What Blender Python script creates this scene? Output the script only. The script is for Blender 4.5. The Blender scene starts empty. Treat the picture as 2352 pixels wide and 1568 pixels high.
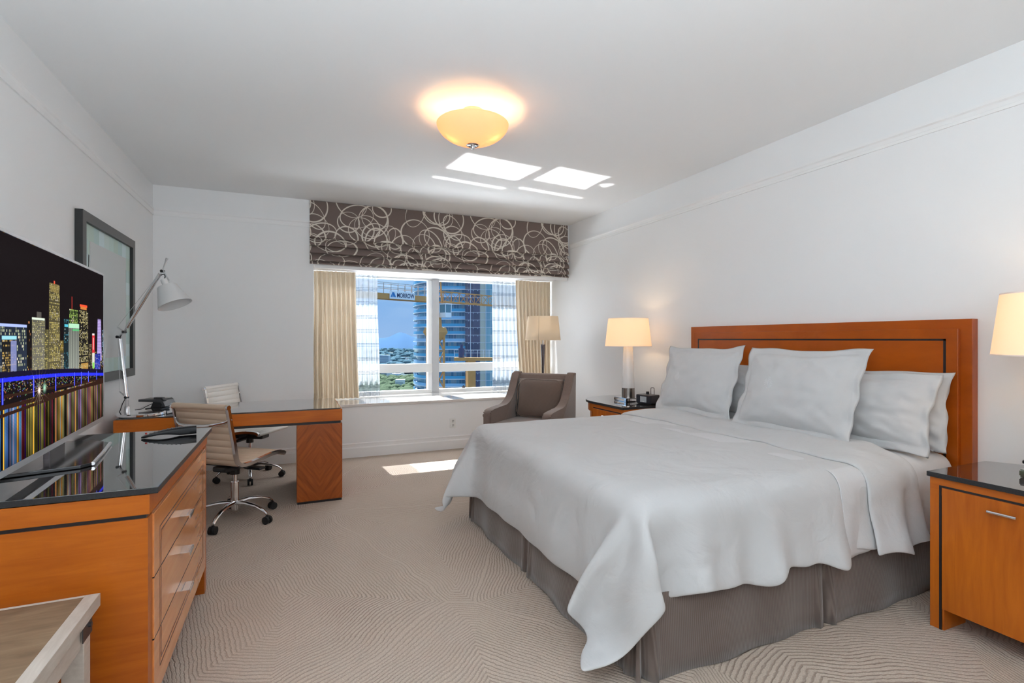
import bpy, bmesh, math, random
import numpy as np
from mathutils import Vector, Matrix, noise

scene = bpy.context.scene
COL = scene.collection
PI = math.pi

# ------------------------------------------------------------------ camera, world, sun, exposure
YAW = math.atan(506 / 1176.0)
cd = bpy.data.cameras.new('camera')
cam = bpy.data.objects.new('camera', cd)
COL.objects.link(cam)
cam.location = (0, 0, 1.30)
cam.rotation_euler = (PI / 2, 0, -YAW)
cd.sensor_width = 36.0
cd.lens = 18.0
cd.shift_y = -6 / 2352.0
cd.clip_start = 0.05
cd.clip_end = 9000
scene.camera = cam

vs = scene.view_settings
vs.view_transform = 'Standard'
vs.look = 'None'
vs.gamma = 1.0
vs.exposure = 0.82
vs.use_curve_mapping = False
scene.cycles.use_denoising = True
scene.cycles.use_light_tree = False
scene.cycles.max_bounces = 10
scene.cycles.diffuse_bounces = 6
scene.cycles.glossy_bounces = 5
scene.cycles.transparent_max_bounces = 12
scene.cycles.sample_clamp_indirect = 6.0
scene.cycles.caustics_reflective = False
scene.cycles.caustics_refractive = False

world = bpy.data.worlds.new('sky')
scene.world = world
world.use_nodes = True
wn = world.node_tree
wn.nodes.clear()
w_out = wn.nodes.new('ShaderNodeOutputWorld')
w_bg = wn.nodes.new('ShaderNodeBackground')
w_tc = wn.nodes.new('ShaderNodeTexCoord')
w_sep = wn.nodes.new('ShaderNodeSeparateXYZ')
w_ramp = wn.nodes.new('ShaderNodeValToRGB')
w_ramp.color_ramp.elements[0].position = 0.0
w_ramp.color_ramp.elements[0].color = (0.30, 0.47, 0.74, 1)
w_ramp.color_ramp.elements[1].position = 0.25
w_ramp.color_ramp.elements[1].color = (0.30, 0.56, 0.82, 1)
e = w_ramp.color_ramp.elements.new(0.06)
e.color = (0.25, 0.44, 0.74, 1)
w_map = wn.nodes.new('ShaderNodeMapping')
w_map.inputs['Scale'].default_value = (5, 5, 14)
w_noise = wn.nodes.new('ShaderNodeTexNoise')
w_noise.inputs['Scale'].default_value = 1.3
w_noise.inputs['Detail'].default_value = 5
w_cr = wn.nodes.new('ShaderNodeValToRGB')
w_cr.color_ramp.elements[0].position = 0.42
w_cr.color_ramp.elements[1].position = 0.68
w_mul = wn.nodes.new('ShaderNodeMath'); w_mul.operation = 'MULTIPLY'
w_mr = wn.nodes.new('ShaderNodeMapRange')
w_mr.inputs['From Min'].default_value = 0.0
w_mr.inputs['From Max'].default_value = 0.30
w_mix = wn.nodes.new('ShaderNodeMixRGB')
w_mix.inputs['Color2'].default_value = (0.80, 0.90, 0.95, 1)
L = wn.links.new
L(w_tc.outputs['Generated'], w_sep.inputs[0])
L(w_sep.outputs['Z'], w_ramp.inputs[0])
L(w_tc.outputs['Generated'], w_map.inputs[0])
L(w_map.outputs[0], w_noise.inputs['Vector'])
L(w_noise.outputs['Fac'], w_cr.inputs[0])
L(w_sep.outputs['Z'], w_mr.inputs['Value'])
L(w_cr.outputs[0], w_mul.inputs[0]); L(w_mr.outputs[0], w_mul.inputs[1])
L(w_mul.outputs[0], w_mix.inputs['Fac'])
L(w_ramp.outputs[0], w_mix.inputs['Color1'])
L(w_mix.outputs[0], w_bg.inputs['Color'])
w_bg.inputs['Strength'].default_value = .65
L(w_bg.outputs[0], w_out.inputs[0])


def lamp(name, kind, loc, energy, color=(1, 1, 1), direction=None, **kw):
    d = bpy.data.lights.new(name, kind)
    d.energy = energy
    d.color = color
    for k, v in kw.items():
        setattr(d, k, v)
    o = bpy.data.objects.new(name, d)
    o.location = loc
    if direction is not None:
        o.rotation_euler = Vector(direction).to_track_quat('-Z', 'Y').to_euler()
    COL.objects.link(o)
    return o


SUN_DIR = Vector((0.12, -1.0, -1.12))
lamp('sun', 'SUN', (0, 20, 30), 10.5, (1.0, 0.98, 0.95), SUN_DIR, angle=0.009)
# soft fill lamps added behind the camera, standing for no fixture
lamp('rear_fill', 'AREA', (-0.2, -1.42, 1.6), 25, (0.82, 0.93, 1.0), (0, 1, 0.0), shape='RECTANGLE', size=4.3, size_y=2.4)
lamp('ceiling_fill', 'AREA', (-0.1, -0.35, 1.45), 56, (0.82, 0.93, 1.0), (0, 0.25, 1.0), shape='RECTANGLE', size=2.0, size_y=0.9)  # added uplight, bounces extra light off the ceiling
# fill lamp added on the soffit behind the header to boost the window daylight
lamp('soffit_fill', 'AREA', (1.5, 6.05, 2.075), 9, (0.97, 0.98, 1.0), (0, -0.5, -1.0), shape='RECTANGLE', size=2.2, size_y=0.25)

# unseen fill lamp added outside below the sill to brighten the ceiling
lamp('below_sill_fill', 'AREA', (1.6, 8.4, -0.75), 260, (0.97, 0.98, 1.0), (0, -0.80, 0.62), shape='RECTANGLE', size=3.6, size_y=1.4)

# sunlight bounced off the polished sill onto the ceiling
REF = Vector((0.12, -1.0, 1.12)).normalized()


def sill_bounce(x0, x1, y0, y1, watts_per_m2):
    """collimated beam that leaves the sun patch x0..x1, y0..y1 of the sill"""
    c = Vector(((x0 + x1) / 2, (y0 + y1) / 2, 0.60)) + REF * 0.22
    h = (y1 - y0) * math.sin(math.atan2(REF.z, -REF.y))
    w = x1 - x0
    o = lamp('sill_reflection', 'AREA', c, watts_per_m2 * w * h, (1, 1, 1), REF, shape='RECTANGLE', size=w, size_y=max(h, 0.01), spread=math.radians(1.2))
    return o


# ------------------------------------------------------------------ helpers
def world_inv(parent):
    m = Matrix.Identity(4)
    p = parent
    while p is not None:
        m = p.matrix_basis @ m
        p = p.parent
    return m.inverted()


def obj(name, bm, m, parent=None, world=True, smooth=False, angle=40):
    """link a bmesh as one mesh object; world=True: coordinates are world coordinates"""
    bmesh.ops.recalc_face_normals(bm, faces=bm.faces[:])
    if parent is not None and world:
        bm.transform(world_inv(parent))
    me = bpy.data.meshes.new(name)
    bm.to_mesh(me)
    bm.free()
    if smooth:
        me.polygons.foreach_set('use_smooth', [True] * len(me.polygons))
        if angle is not None:
            try:
                me.set_sharp_from_angle(angle=math.radians(angle))
            except Exception:
                pass
    o = bpy.data.objects.new(name, me)
    if isinstance(m, (list, tuple)):
        for k in m:
            me.materials.append(k)
    elif m is not None:
        me.materials.append(m)
    COL.objects.link(o)
    if parent is not None:
        o.parent = parent
    return o


def tag(o, label, cat, group=None, kind=None):
    o['label'] = label
    o['category'] = cat
    if group:
        o['group'] = group
    if kind:
        o['kind'] = kind
    return o


def thing(name, label, cat, loc=(0, 0, 0), rotz=0.0, group=None):
    o = bpy.data.objects.new(name, None)
    o.empty_display_size = 0.1
    COL.objects.link(o)
    o.location = loc
    o.rotation_euler = (0, 0, rotz)
    return tag(o, label, cat, group)


def struct(name, bm, m, label=None, cat=None, parent=None, smooth=False):
    o = obj(name, bm, m, parent, smooth=smooth)
    if parent is None:
        o['kind'] = 'structure'
        if label:
            o['label'] = label
            o['category'] = cat
    return o


def copy_tree(o, parent=None):
    c = o.copy()
    COL.objects.link(c)
    c.parent = parent
    for ch in [k for k in COL.objects if k.parent == o]:
        copy_tree(ch, c)
    return c


def BM():
    return bmesh.new()


def box(bm, x0, x1, y0, y1, z0, z1, bevel=0.0, seg=2, mat=0):
    r = bmesh.ops.create_cube(bm, size=1.0)
    vs_ = r['verts']
    for v in vs_:
        v.co = Vector((x0 + (v.co.x + .5) * (x1 - x0), y0 + (v.co.y + .5) * (y1 - y0), z0 + (v.co.z + .5) * (z1 - z0)))
    fs = {f for v in vs_ for f in v.link_faces}
    for f in fs:
        f.material_index = mat
    if bevel > 0:
        es = list({e_ for v in vs_ for e_ in v.link_edges})
        bmesh.ops.bevel(bm, geom=es, offset=bevel, segments=seg, affect='EDGES', profile=0.5)


def bar(bm, p, q, w, h=None, up=(0, 0, 1), bevel=0.0):
    """rectangular bar from p to q"""
    h = h or w
    p = Vector(p); q = Vector(q)
    d = (q - p).normalized()
    u = Vector(up)
    if abs(d.dot(u)) > .98:
        u = Vector((1, 0, 0))
    s = d.cross(u).normalized()
    u = s.cross(d).normalized()
    vv = []
    for c in (p, q):
        for a, b in ((-1, -1), (1, -1), (1, 1), (-1, 1)):
            vv.append(bm.verts.new(c + s * a * w / 2 + u * b * h / 2))
    fs = [(0, 3, 2, 1), (4, 5, 6, 7), (0, 1, 5, 4), (1, 2, 6, 5), (2, 3, 7, 6), (3, 0, 4, 7)]
    for f in fs:
        bm.faces.new([vv[i] for i in f])


def tube(bm, pts, rad, n=10, cap=True):
    """round tube along points; rad scalar or list"""
    pts = [Vector(p) for p in pts]
    rads = rad if isinstance(rad, (list, tuple)) else [rad] * len(pts)
    rings = []
    prev = None
    for i, p in enumerate(pts):
        if i == 0:
            t = pts[1] - pts[0]
        elif i == len(pts) - 1:
            t = pts[-1] - pts[-2]
        else:
            t = (pts[i + 1] - p).normalized() + (p - pts[i - 1]).normalized()
        t.normalize()
        if prev is None:
            u = Vector((0, 0, 1)) if abs(t.z) < .9 else Vector((1, 0, 0))
            s = t.cross(u).normalized()
        else:
            s = prev - t * prev.dot(t)
            s.normalize()
        prev = s
        u = s.cross(t)
        rings.append([bm.verts.new(p + (s * math.cos(2 * PI * k / n) + u * math.sin(2 * PI * k / n)) * rads[i]) for k in range(n)])
    for a, b in zip(rings, rings[1:]):
        for k in range(n):
            bm.faces.new((a[k], a[(k + 1) % n], b[(k + 1) % n], b[k]))
    if cap:
        bm.faces.new(rings[0][::-1])
        bm.faces.new(rings[-1])


def lathe(bm, cx, cy, prof, n=32, cap0=True, cap1=True, axis=None):
    """profile list of (r, z)"""
    rings = []
    for r, z in prof:
        rings.append([bm.verts.new((cx + r * math.cos(2 * PI * k / n), cy + r * math.sin(2 * PI * k / n), z)) for k in range(n)])
    for a, b in zip(rings, rings[1:]):
        for k in range(n):
            bm.faces.new((a[k], a[(k + 1) % n], b[(k + 1) % n], b[k]))
    if cap0:
        bm.faces.new(rings[0][::-1])
    if cap1:
        bm.faces.new(rings[-1])


def prism(bm, poly, axis, a, b, bevel=0.0, seg=2):
    """extrude a 2D polygon; axis 'x': poly=(y,z); 'y': poly=(x,z); 'z': poly=(x,y)"""
    def P(u, v, w):
        return {'x': (w, u, v), 'y': (u, w, v), 'z': (u, v, w)}[axis]
    A = [bm.verts.new(P(u, v, a)) for u, v in poly]
    B = [bm.verts.new(P(u, v, b)) for u, v in poly]
    n = len(poly)
    fs = [bm.faces.new(A[::-1]), bm.faces.new(B)]
    for k in range(n):
        fs.append(bm.faces.new((A[k], A[(k + 1) % n], B[(k + 1) % n], B[k])))
    if bevel > 0:
        es = list({e_ for f in fs[:2] for e_ in f.edges})
        bmesh.ops.bevel(bm, geom=es, offset=bevel, segments=seg, affect='EDGES', profile=0.5)


def smooth_curve(pts, n=6):
    """Catmull-Rom through points"""
    P = [Vector(p) for p in pts]
    P = [P[0] * 2 - P[1]] + P + [P[-1] * 2 - P[-2]]
    out = []
    for i in range(1, len(P) - 2):
        for k in range(n):
            t = k / n
            a, b, c, d = P[i - 1], P[i], P[i + 1], P[i + 2]
            out.append(.5 * ((2 * b) + (c - a) * t + (2 * a - 5 * b + 4 * c - d) * t * t + (3 * b - a - 3 * c + d) * t ** 3))
    out.append(P[-2])
    return out


# ------------------------------------------------------------------ materials
MATS = {}


def new_mat(name):
    m = bpy.data.materials.new(name)
    m.use_nodes = True
    return m, m.node_tree, m.node_tree.nodes['Principled BSDF']


def pbr(name, color, rough=0.5, metal=0.0, spec=0.5, coat=0.0, emit=None, estr=0.0, bump=None, var=None, sheen=0.0, coatr=0.05):
    m, nt, p = new_mat(name)
    p.inputs['Base Color'].default_value = (*color, 1)
    p.inputs['Roughness'].default_value = rough
    p.inputs['Metallic'].default_value = metal
    p.inputs['Specular IOR Level'].default_value = spec
    p.inputs['Coat Weight'].default_value = coat
    p.inputs['Coat Roughness'].default_value = coatr
    p.inputs['Sheen Weight'].default_value = sheen
    if emit:
        p.inputs['Emission Color'].default_value = (*emit, 1)
        p.inputs['Emission Strength'].default_value = estr
    tc = None
    if bump or var:
        tc = nt.nodes.new('ShaderNodeTexCoord')
    if bump:
        sc_, strg, dist = bump
        nz = nt.nodes.new('ShaderNodeTexNoise')
        nz.inputs['Scale'].default_value = sc_
        nz.inputs['Detail'].default_value = 4
        nt.links.new(tc.outputs['Object'], nz.inputs['Vector'])
        b = nt.nodes.new('ShaderNodeBump')
        b.inputs['Strength'].default_value = strg
        b.inputs['Distance'].default_value = dist
        nt.links.new(nz.outputs['Fac'], b.inputs['Height'])
        nt.links.new(b.outputs[0], p.inputs['Normal'])
    if var:
        sc_, c2 = var
        nz = nt.nodes.new('ShaderNodeTexNoise')
        nz.inputs['Scale'].default_value = sc_
        nz.inputs['Detail'].default_value = 5
        nt.links.new(tc.outputs['Object'], nz.inputs['Vector'])
        mx = nt.nodes.new('ShaderNodeMixRGB')
        mx.inputs['Color1'].default_value = (*color, 1)
        mx.inputs['Color2'].default_value = (*c2, 1)
        nt.links.new(nz.outputs['Fac'], mx.inputs['Fac'])
        nt.links.new(mx.outputs[0], p.inputs['Base Color'])
    return m


def wood(name, c1, c2, scale=(14, 1.6, 14), rough=0.38, coat=0.12, panels=0.0):
    m, nt, p = new_mat(name)
    tc = nt.nodes.new('ShaderNodeTexCoord')
    mp = nt.nodes.new('ShaderNodeMapping')
    mp.inputs['Scale'].default_value = scale
    nz = nt.nodes.new('ShaderNodeTexNoise')
    nz.inputs['Scale'].default_value = 2.2
    nz.inputs['Detail'].default_value = 6
    nz.inputs['Roughness'].default_value = .62
    nz.inputs['Distortion'].default_value = .6
    nz2 = nt.nodes.new('ShaderNodeTexNoise')
    nz2.inputs['Scale'].default_value = 1.4
    nz2.inputs['Detail'].default_value = 2
    mx = nt.nodes.new('ShaderNodeMixRGB')
    mx.inputs['Color1'].default_value = (*c1, 1)
    mx.inputs['Color2'].default_value = (*c2, 1)
    add = nt.nodes.new('ShaderNodeMath'); add.operation = 'ADD'
    mr = nt.nodes.new('ShaderNodeMapRange')
    mr.inputs['From Min'].default_value = .75
    mr.inputs['From Max'].default_value = 1.3
    nt.links.new(tc.outputs['Object'], mp.inputs[0])
    nt.links.new(mp.outputs[0], nz.inputs['Vector'])
    nt.links.new(tc.outputs['Object'], nz2.inputs['Vector'])
    nt.links.new(nz.outputs['Fac'], add.inputs[0])
    nt.links.new(nz2.outputs['Fac'], add.inputs[1])
    nt.links.new(add.outputs[0], mr.inputs['Value'])
    nt.links.new(mr.outputs[0], mx.inputs['Fac'])
    nt.links.new(mx.outputs[0], p.inputs['Base Color'])
    p.inputs['Roughness'].default_value = rough
    p.inputs['Coat Weight'].default_value = coat
    p.inputs['Coat Roughness'].default_value = .08
    p.inputs['Specular IOR Level'].default_value = .32
    return m


def M(k):
    return MATS[k]


MATS['wall'] = pbr('wall_paint', (.86, .865, .87), .55, spec=.25, bump=(140, .03, .002))
MATS['ceil'] = pbr('ceiling_paint', (.88, .885, .89), .8, spec=.15)
MATS['trim'] = pbr('trim_paint', (.87, .87, .87), .4, spec=.35)
CH1, CH2 = (.54, .140, .009), (.37, .078, .005)
MATS['wood_v'] = wood('cherry_wood_vertical', CH1, CH2, (16, 16, 1.6))
MATS['wood_y'] = wood('cherry_wood_along', CH1, CH2, (16, 1.6, 16))
MATS['wood_x'] = wood('cherry_wood_across', CH1, CH2, (1.6, 16, 16))
MATS['wood_red'] = wood('cherry_wood_reddish', (.32, .075, .016), (.20, .042, .009), (14, 14, 1.4), rough=.3)
MATS['wood_gloss'] = wood('cherry_wood_glossy', (.88, .36, .12), (.74, .27, .08), (16, 1.4, 16), rough=.16, coat=.5)  # drawer fronts: reflected floor and sun light brightened into the colour
MATS['wood_hb'] = wood('headboard_wood', (.46, .095, .004), (.31, .058, .003), (10, 1.4, 3), rough=.28, coat=.15)
MATS['wood_rack'] = wood('weathered_oak', (.30, .21, .13), (.16, .10, .06), (3, 14, 14), rough=.55, coat=.0)
MATS['wood_white'] = wood('limed_oak', (.62, .56, .50), (.42, .36, .31), (14, 3, 14), rough=.5, coat=.0)
MATS['inlay'] = pbr('black_inlay', (.012, .010, .012), .35)
MATS['granite'] = pbr('black_granite', (.014, .014, .015), .035, spec=.75, coat=1.0, var=(300, (.03, .03, .032)), coatr=.02)
MATS['granite_edge'] = pbr('granite_edge', (.010, .010, .011), .35, spec=.3, var=(200, (.045, .045, .048)))
MATS['chrome'] = pbr('chrome', (.82, .82, .84), .09, metal=1.0)
MATS['brushed'] = pbr('brushed_metal', (.62, .62, .63), .28, metal=1.0)
MATS['gunmetal'] = pbr('dark_polished_metal', (.16, .14, .15), .18, metal=1.0)
MATS['black'] = pbr('black_plastic', (.014, .014, .016), .32)
MATS['black_gloss'] = pbr('black_gloss', (.010, .010, .012), .28, spec=.3)
MATS['rubber'] = pbr('black_rubber', (.012, .012, .013), .6)
MATS['leather'] = pbr('cream_leather', (.60, .455, .335), .38, spec=.4)
MATS['leather_w'] = pbr('pale_leather', (.78, .75, .70), .38, spec=.4)
MATS['linen'] = pbr('white_linen', (.585, .585, .59), .85, spec=.12, sheen=.15, bump=(7, .25, .02))
MATS['duvet'] = pbr('duvet_cotton', (.56, .56, .565), .85, spec=.12, sheen=.12, bump=(3.6, .7, .04))
_n = MATS['duvet'].node_tree.nodes['Noise Texture']; _n.inputs['Detail'].default_value = 7; _n.inputs['Distortion'].default_value = .7; _n.inputs['Roughness'].default_value = .45
MATS['linen2'] = pbr('white_sheet', (.62, .62, .63), .8, spec=.12, sheen=.1, bump=(9, .35, .02))
MATS['thread'] = pbr('white_embroidery', (.70, .70, .71), .6)
MATS['armchair'] = pbr('taupe_upholstery', (.20, .145, .118), .8, spec=.2, sheen=.3, var=(60, (.15, .105, .09)))
MATS['porcelain'] = pbr('white_ceramic', (.78, .77, .76), .22, spec=.5)
MATS['plate'] = pbr('white_plastic', (.80, .80, .78), .35)
MATS['tvframe'] = pbr('silver_bezel', (.60, .60, .61), .3, metal=.6)
MATS['pic_frame'] = pbr('dark_bronze_frame', (.062, .057, .053), .35, metal=.2)
MATS['pic_side'] = pbr('black_frame_side', (.012, .012, .012), .4)
MATS['sill'] = pbr('cream_marble', (.66, .62, .58), .05, spec=.6, coat=.6, var=(5, (.72, .69, .66)))
MATS['winframe'] = pbr('window_frame_paint', (.70, .70, .69), .35, spec=.4)
MATS['mull'] = pbr('mullion_grey', (.42, .42, .43), .4)
MATS['yellow'] = pbr('crane_paint', (.60, .30, .08), .5, var=(2, (.50, .24, .07)))
MATS['white_paint'] = pbr('crane_white', (.80, .82, .85), .5)
MATS['sign_blue'] = pbr('sign_blue', (.02, .20, .50), .5)
MATS['sign_dark'] = pbr('sign_dark', (.015, .03, .10), .5)
MATS['slab'] = pbr('tower_slab', (.62, .68, .78), .6)


def veneer(name, c1, c2, cx, cz):
    """book-matched veneer: grain mirrored about x=cx and z=cz"""
    m, nt, p = new_mat(name)
    N = nt.nodes.new; lk = nt.links.new
    tc = N('ShaderNodeTexCoord'); sp = N('ShaderNodeSeparateXYZ'); lk(tc.outputs['Object'], sp.inputs[0])

    def mir(src, c):
        a = N('ShaderNodeMath'); a.operation = 'SUBTRACT'; a.inputs[1].default_value = c
        b_ = N('ShaderNodeMath'); b_.operation = 'ABSOLUTE'
        lk(src, a.inputs[0]); lk(a.outputs[0], b_.inputs[0])
        return b_.outputs[0]
    cb = N('ShaderNodeCombineXYZ'); lk(mir(sp.outputs['X'], cx), cb.inputs[0]); lk(mir(sp.outputs['Z'], cz), cb.inputs[1])
    mp0 = N('ShaderNodeMapping'); mp0.inputs['Rotation'].default_value = (0, 0, .95); lk(cb.outputs[0], mp0.inputs[0])
    mp = N('ShaderNodeMapping'); mp.inputs['Scale'].default_value = (2, 17, 1); lk(mp0.outputs[0], mp.inputs[0])
    nz = N('ShaderNodeTexNoise'); nz.inputs['Scale'].default_value = 2.4; nz.inputs['Detail'].default_value = 6; lk(mp.outputs[0], nz.inputs['Vector'])
    mr = N('ShaderNodeMapRange'); mr.inputs['From Min'].default_value = .3; mr.inputs['From Max'].default_value = .7; lk(nz.outputs['Fac'], mr.inputs['Value'])
    mx = N('ShaderNodeMixRGB'); mx.inputs['Color1'].default_value = (*c1, 1); mx.inputs['Color2'].default_value = (*c2, 1)
    lk(mr.outputs[0], mx.inputs['Fac']); lk(mx.outputs[0], p.inputs['Base Color'])
    p.inputs['Roughness'].default_value = .3; p.inputs['Coat Weight'].default_value = .2; p.inputs['Specular IOR Level'].default_value = .35
    return m


MATS['veneer'] = veneer('book_matched_cherry', (.40, .095, .016), (.22, .045, .007), .585, .33)


def carpet_mat():
    m, nt, p = new_mat('carpet_loops')
    N = nt.nodes.new
    lk = nt.links.new
    tc = N('ShaderNodeTexCoord')
    nz = N('ShaderNodeTexNoise'); nz.inputs['Scale'].default_value = 2.2; nz.inputs['Detail'].default_value = 1.5
    sub = N('ShaderNodeVectorMath'); sub.operation = 'SUBTRACT'; sub.inputs[1].default_value = (.5, .5, .5)
    sc_ = N('ShaderNodeVectorMath'); sc_.operation = 'SCALE'; sc_.inputs['Scale'].default_value = .17
    add = N('ShaderNodeVectorMath'); add.operation = 'ADD'
    nzf = N('ShaderNodeTexNoise'); nzf.inputs['Scale'].default_value = 45; nzf.inputs['Detail'].default_value = 1
    subf = N('ShaderNodeVectorMath'); subf.operation = 'SUBTRACT'; subf.inputs[1].default_value = (.5, .5, .5)
    scf = N('ShaderNodeVectorMath'); scf.operation = 'SCALE'; scf.inputs['Scale'].default_value = .010
    add2 = N('ShaderNodeVectorMath'); add2.operation = 'ADD'
    mp = N('ShaderNodeMapping'); mp.inputs['Scale'].default_value = (1.0, .72, 0.0); mp.inputs['Rotation'].default_value = (0, 0, .4)
    vo = N('ShaderNodeTexVoronoi'); vo.voronoi_dimensions = '2D'; vo.feature = 'DISTANCE_TO_EDGE'
    vo.inputs['Scale'].default_value = .95; vo.inputs['Randomness'].default_value = 1.0
    mul = N('ShaderNodeMath'); mul.operation = 'MULTIPLY'; mul.inputs[1].default_value = 2 * PI / (.0150 * .95)
    sn = N('ShaderNodeMath'); sn.operation = 'SINE'
    mr = N('ShaderNodeMapRange'); mr.inputs['From Min'].default_value = -.95; mr.inputs['From Max'].default_value = -.15
    pn = N('ShaderNodeTexNoise'); pn.inputs['Scale'].default_value = 1.1; pn.inputs['Detail'].default_value = 2
    pr_ = N('ShaderNodeMapRange'); pr_.inputs['From Min'].default_value = .35; pr_.inputs['From Max'].default_value = .65
    pr_.inputs['To Min'].default_value = .15; pr_.inputs['To Max'].default_value = .80
    inv = N('ShaderNodeMath'); inv.operation = 'SUBTRACT'; inv.inputs[0].default_value = 1
    ml = N('ShaderNodeMath'); ml.operation = 'MULTIPLY'
    mx = N('ShaderNodeMixRGB'); mx.inputs['Color1'].default_value = (.52, .435, .365, 1); mx.inputs['Color2'].default_value = (.32, .25, .205, 1)
    fn = N('ShaderNodeTexNoise'); fn.inputs['Scale'].default_value = 170; fn.inputs['Detail'].default_value = 3
    hs = N('ShaderNodeHueSaturation')
    fr = N('ShaderNodeMapRange'); fr.inputs['From Min'].default_value = .3; fr.inputs['From Max'].default_value = .7
    fr.inputs['To Min'].default_value = .86; fr.inputs['To Max'].default_value = 1.12
    lk(tc.outputs['Object'], nz.inputs['Vector']); lk(nz.outputs['Color'], sub.inputs[0]); lk(sub.outputs[0], sc_.inputs[0])
    lk(tc.outputs['Object'], nzf.inputs['Vector']); lk(nzf.outputs['Color'], subf.inputs[0]); lk(subf.outputs[0], scf.inputs[0])
    lk(tc.outputs['Object'], add.inputs[0]); lk(sc_.outputs[0], add.inputs[1])
    lk(add.outputs[0], add2.inputs[0]); lk(scf.outputs[0], add2.inputs[1])
    lk(add2.outputs[0], mp.inputs[0]); lk(mp.outputs[0], vo.inputs['Vector'])
    lk(vo.outputs['Distance'], mul.inputs[0]); lk(mul.outputs[0], sn.inputs[0]); lk(sn.outputs[0], mr.inputs['Value'])
    lk(mr.outputs[0], inv.inputs[1])
    lk(tc.outputs['Object'], pn.inputs['Vector']); lk(pn.outputs['Fac'], pr_.inputs['Value'])
    lk(inv.outputs[0], ml.inputs[0]); lk(pr_.outputs[0], ml.inputs[1])
    lk(ml.outputs[0], mx.inputs['Fac'])
    lk(tc.outputs['Object'], fn.inputs['Vector']); lk(fn.outputs['Fac'], fr.inputs['Value'])
    lk(mx.outputs[0], hs.inputs['Color']); lk(fr.outputs[0], hs.inputs['Value'])
    lk(hs.outputs[0], p.inputs['Base Color'])
    b = N('ShaderNodeBump'); b.inputs['Strength'].default_value = .5; b.inputs['Distance'].default_value = .006
    h = N('ShaderNodeMath'); h.operation = 'MULTIPLY_ADD'; h.inputs[1].default_value = .5
    lk(fn.outputs['Fac'], h.inputs[0]); lk(mr.outputs[0], h.inputs[2])
    lk(h.outputs[0], b.inputs['Height']); lk(b.outputs[0], p.inputs['Normal'])
    p.inputs['Roughness'].default_value = .95
    p.inputs['Specular IOR Level'].default_value = .1
    return m


MATS['carpet'] = carpet_mat()


def wave_cloth(name, c1, c2, freq, axis, rough=.8, mixin=.6, bump=.3):
    """fine ribs (corduroy, twill) across one object axis"""
    m, nt, p = new_mat(name)
    N = nt.nodes.new; lk = nt.links.new
    tc = N('ShaderNodeTexCoord')
    dp = N('ShaderNodeVectorMath'); dp.operation = 'DOT_PRODUCT'; dp.inputs[1].default_value = axis
    mu = N('ShaderNodeMath'); mu.operation = 'MULTIPLY'; mu.inputs[1].default_value = freq
    s = N('ShaderNodeMath'); s.operation = 'SINE'
    mr = N('ShaderNodeMapRange'); mr.inputs['From Min'].default_value = -1
    nz = N('ShaderNodeTexNoise'); nz.inputs['Scale'].default_value = 4
    mx = N('ShaderNodeMixRGB'); mx.inputs['Color1'].default_value = (*c1, 1); mx.inputs['Color2'].default_value = (*c2, 1)
    b = N('ShaderNodeBump'); b.inputs['Strength'].default_value = bump; b.inputs['Distance'].default_value = .003
    ml = N('ShaderNodeMath'); ml.operation = 'MULTIPLY'
    lk(tc.outputs['Object'], dp.inputs[0]); lk(dp.outputs['Value'], mu.inputs[0]); lk(mu.outputs[0], s.inputs[0]); lk(s.outputs[0], mr.inputs['Value'])
    lk(tc.outputs['Object'], nz.inputs['Vector']); lk(mr.outputs[0], ml.inputs[0]); lk(nz.outputs['Fac'], ml.inputs[1])
    lk(ml.outputs[0], mx.inputs['Fac']); lk(mx.outputs[0], p.inputs['Base Color'])
    lk(mr.outputs[0], b.inputs['Height']); lk(b.outputs[0], p.inputs['Normal'])
    p.inputs['Roughness'].default_value = rough
    p.inputs['Sheen Weight'].default_value = .4
    p.inputs['Specular IOR Level'].default_value = .15
    return m


MATS['skirt'] = wave_cloth('corduroy_skirt', (.118, .088, .075), (.235, .185, .16), 2 * PI / .009, (1, 1, 0))
MATS['cushion'] = wave_cloth('herringbone_cushion', (.17, .115, .09), (.10, .072, .062), 2 * PI / .014, (1, .6, 1.2))


def drape_mat(name, color, trans=.35):
    m, nt, p = new_mat(name)
    N = nt.nodes.new; lk = nt.links.new
    p.inputs['Base Color'].default_value = (*color, 1)
    p.inputs['Roughness'].default_value = .8
    p.inputs['Specular IOR Level'].default_value = .15
    t = N('ShaderNodeBsdfTranslucent'); t.inputs['Color'].default_value = (*color, 1)
    mx = N('ShaderNodeMixShader'); mx.inputs[0].default_value = trans
    out = nt.nodes['Material Output']
    lk(p.outputs[0], mx.inputs[1]); lk(t.outputs[0], mx.inputs[2]); lk(mx.outputs[0], out.inputs[0])
    return m


MATS['drape'] = drape_mat('beige_drape', (.68, .58, .45), .04)
MATS['shade_dim'] = drape_mat('linen_shade', (.80, .72, .60), .45)
MATS['shade_white'] = drape_mat('white_shade', (.82, .82, .82), .3)


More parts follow.
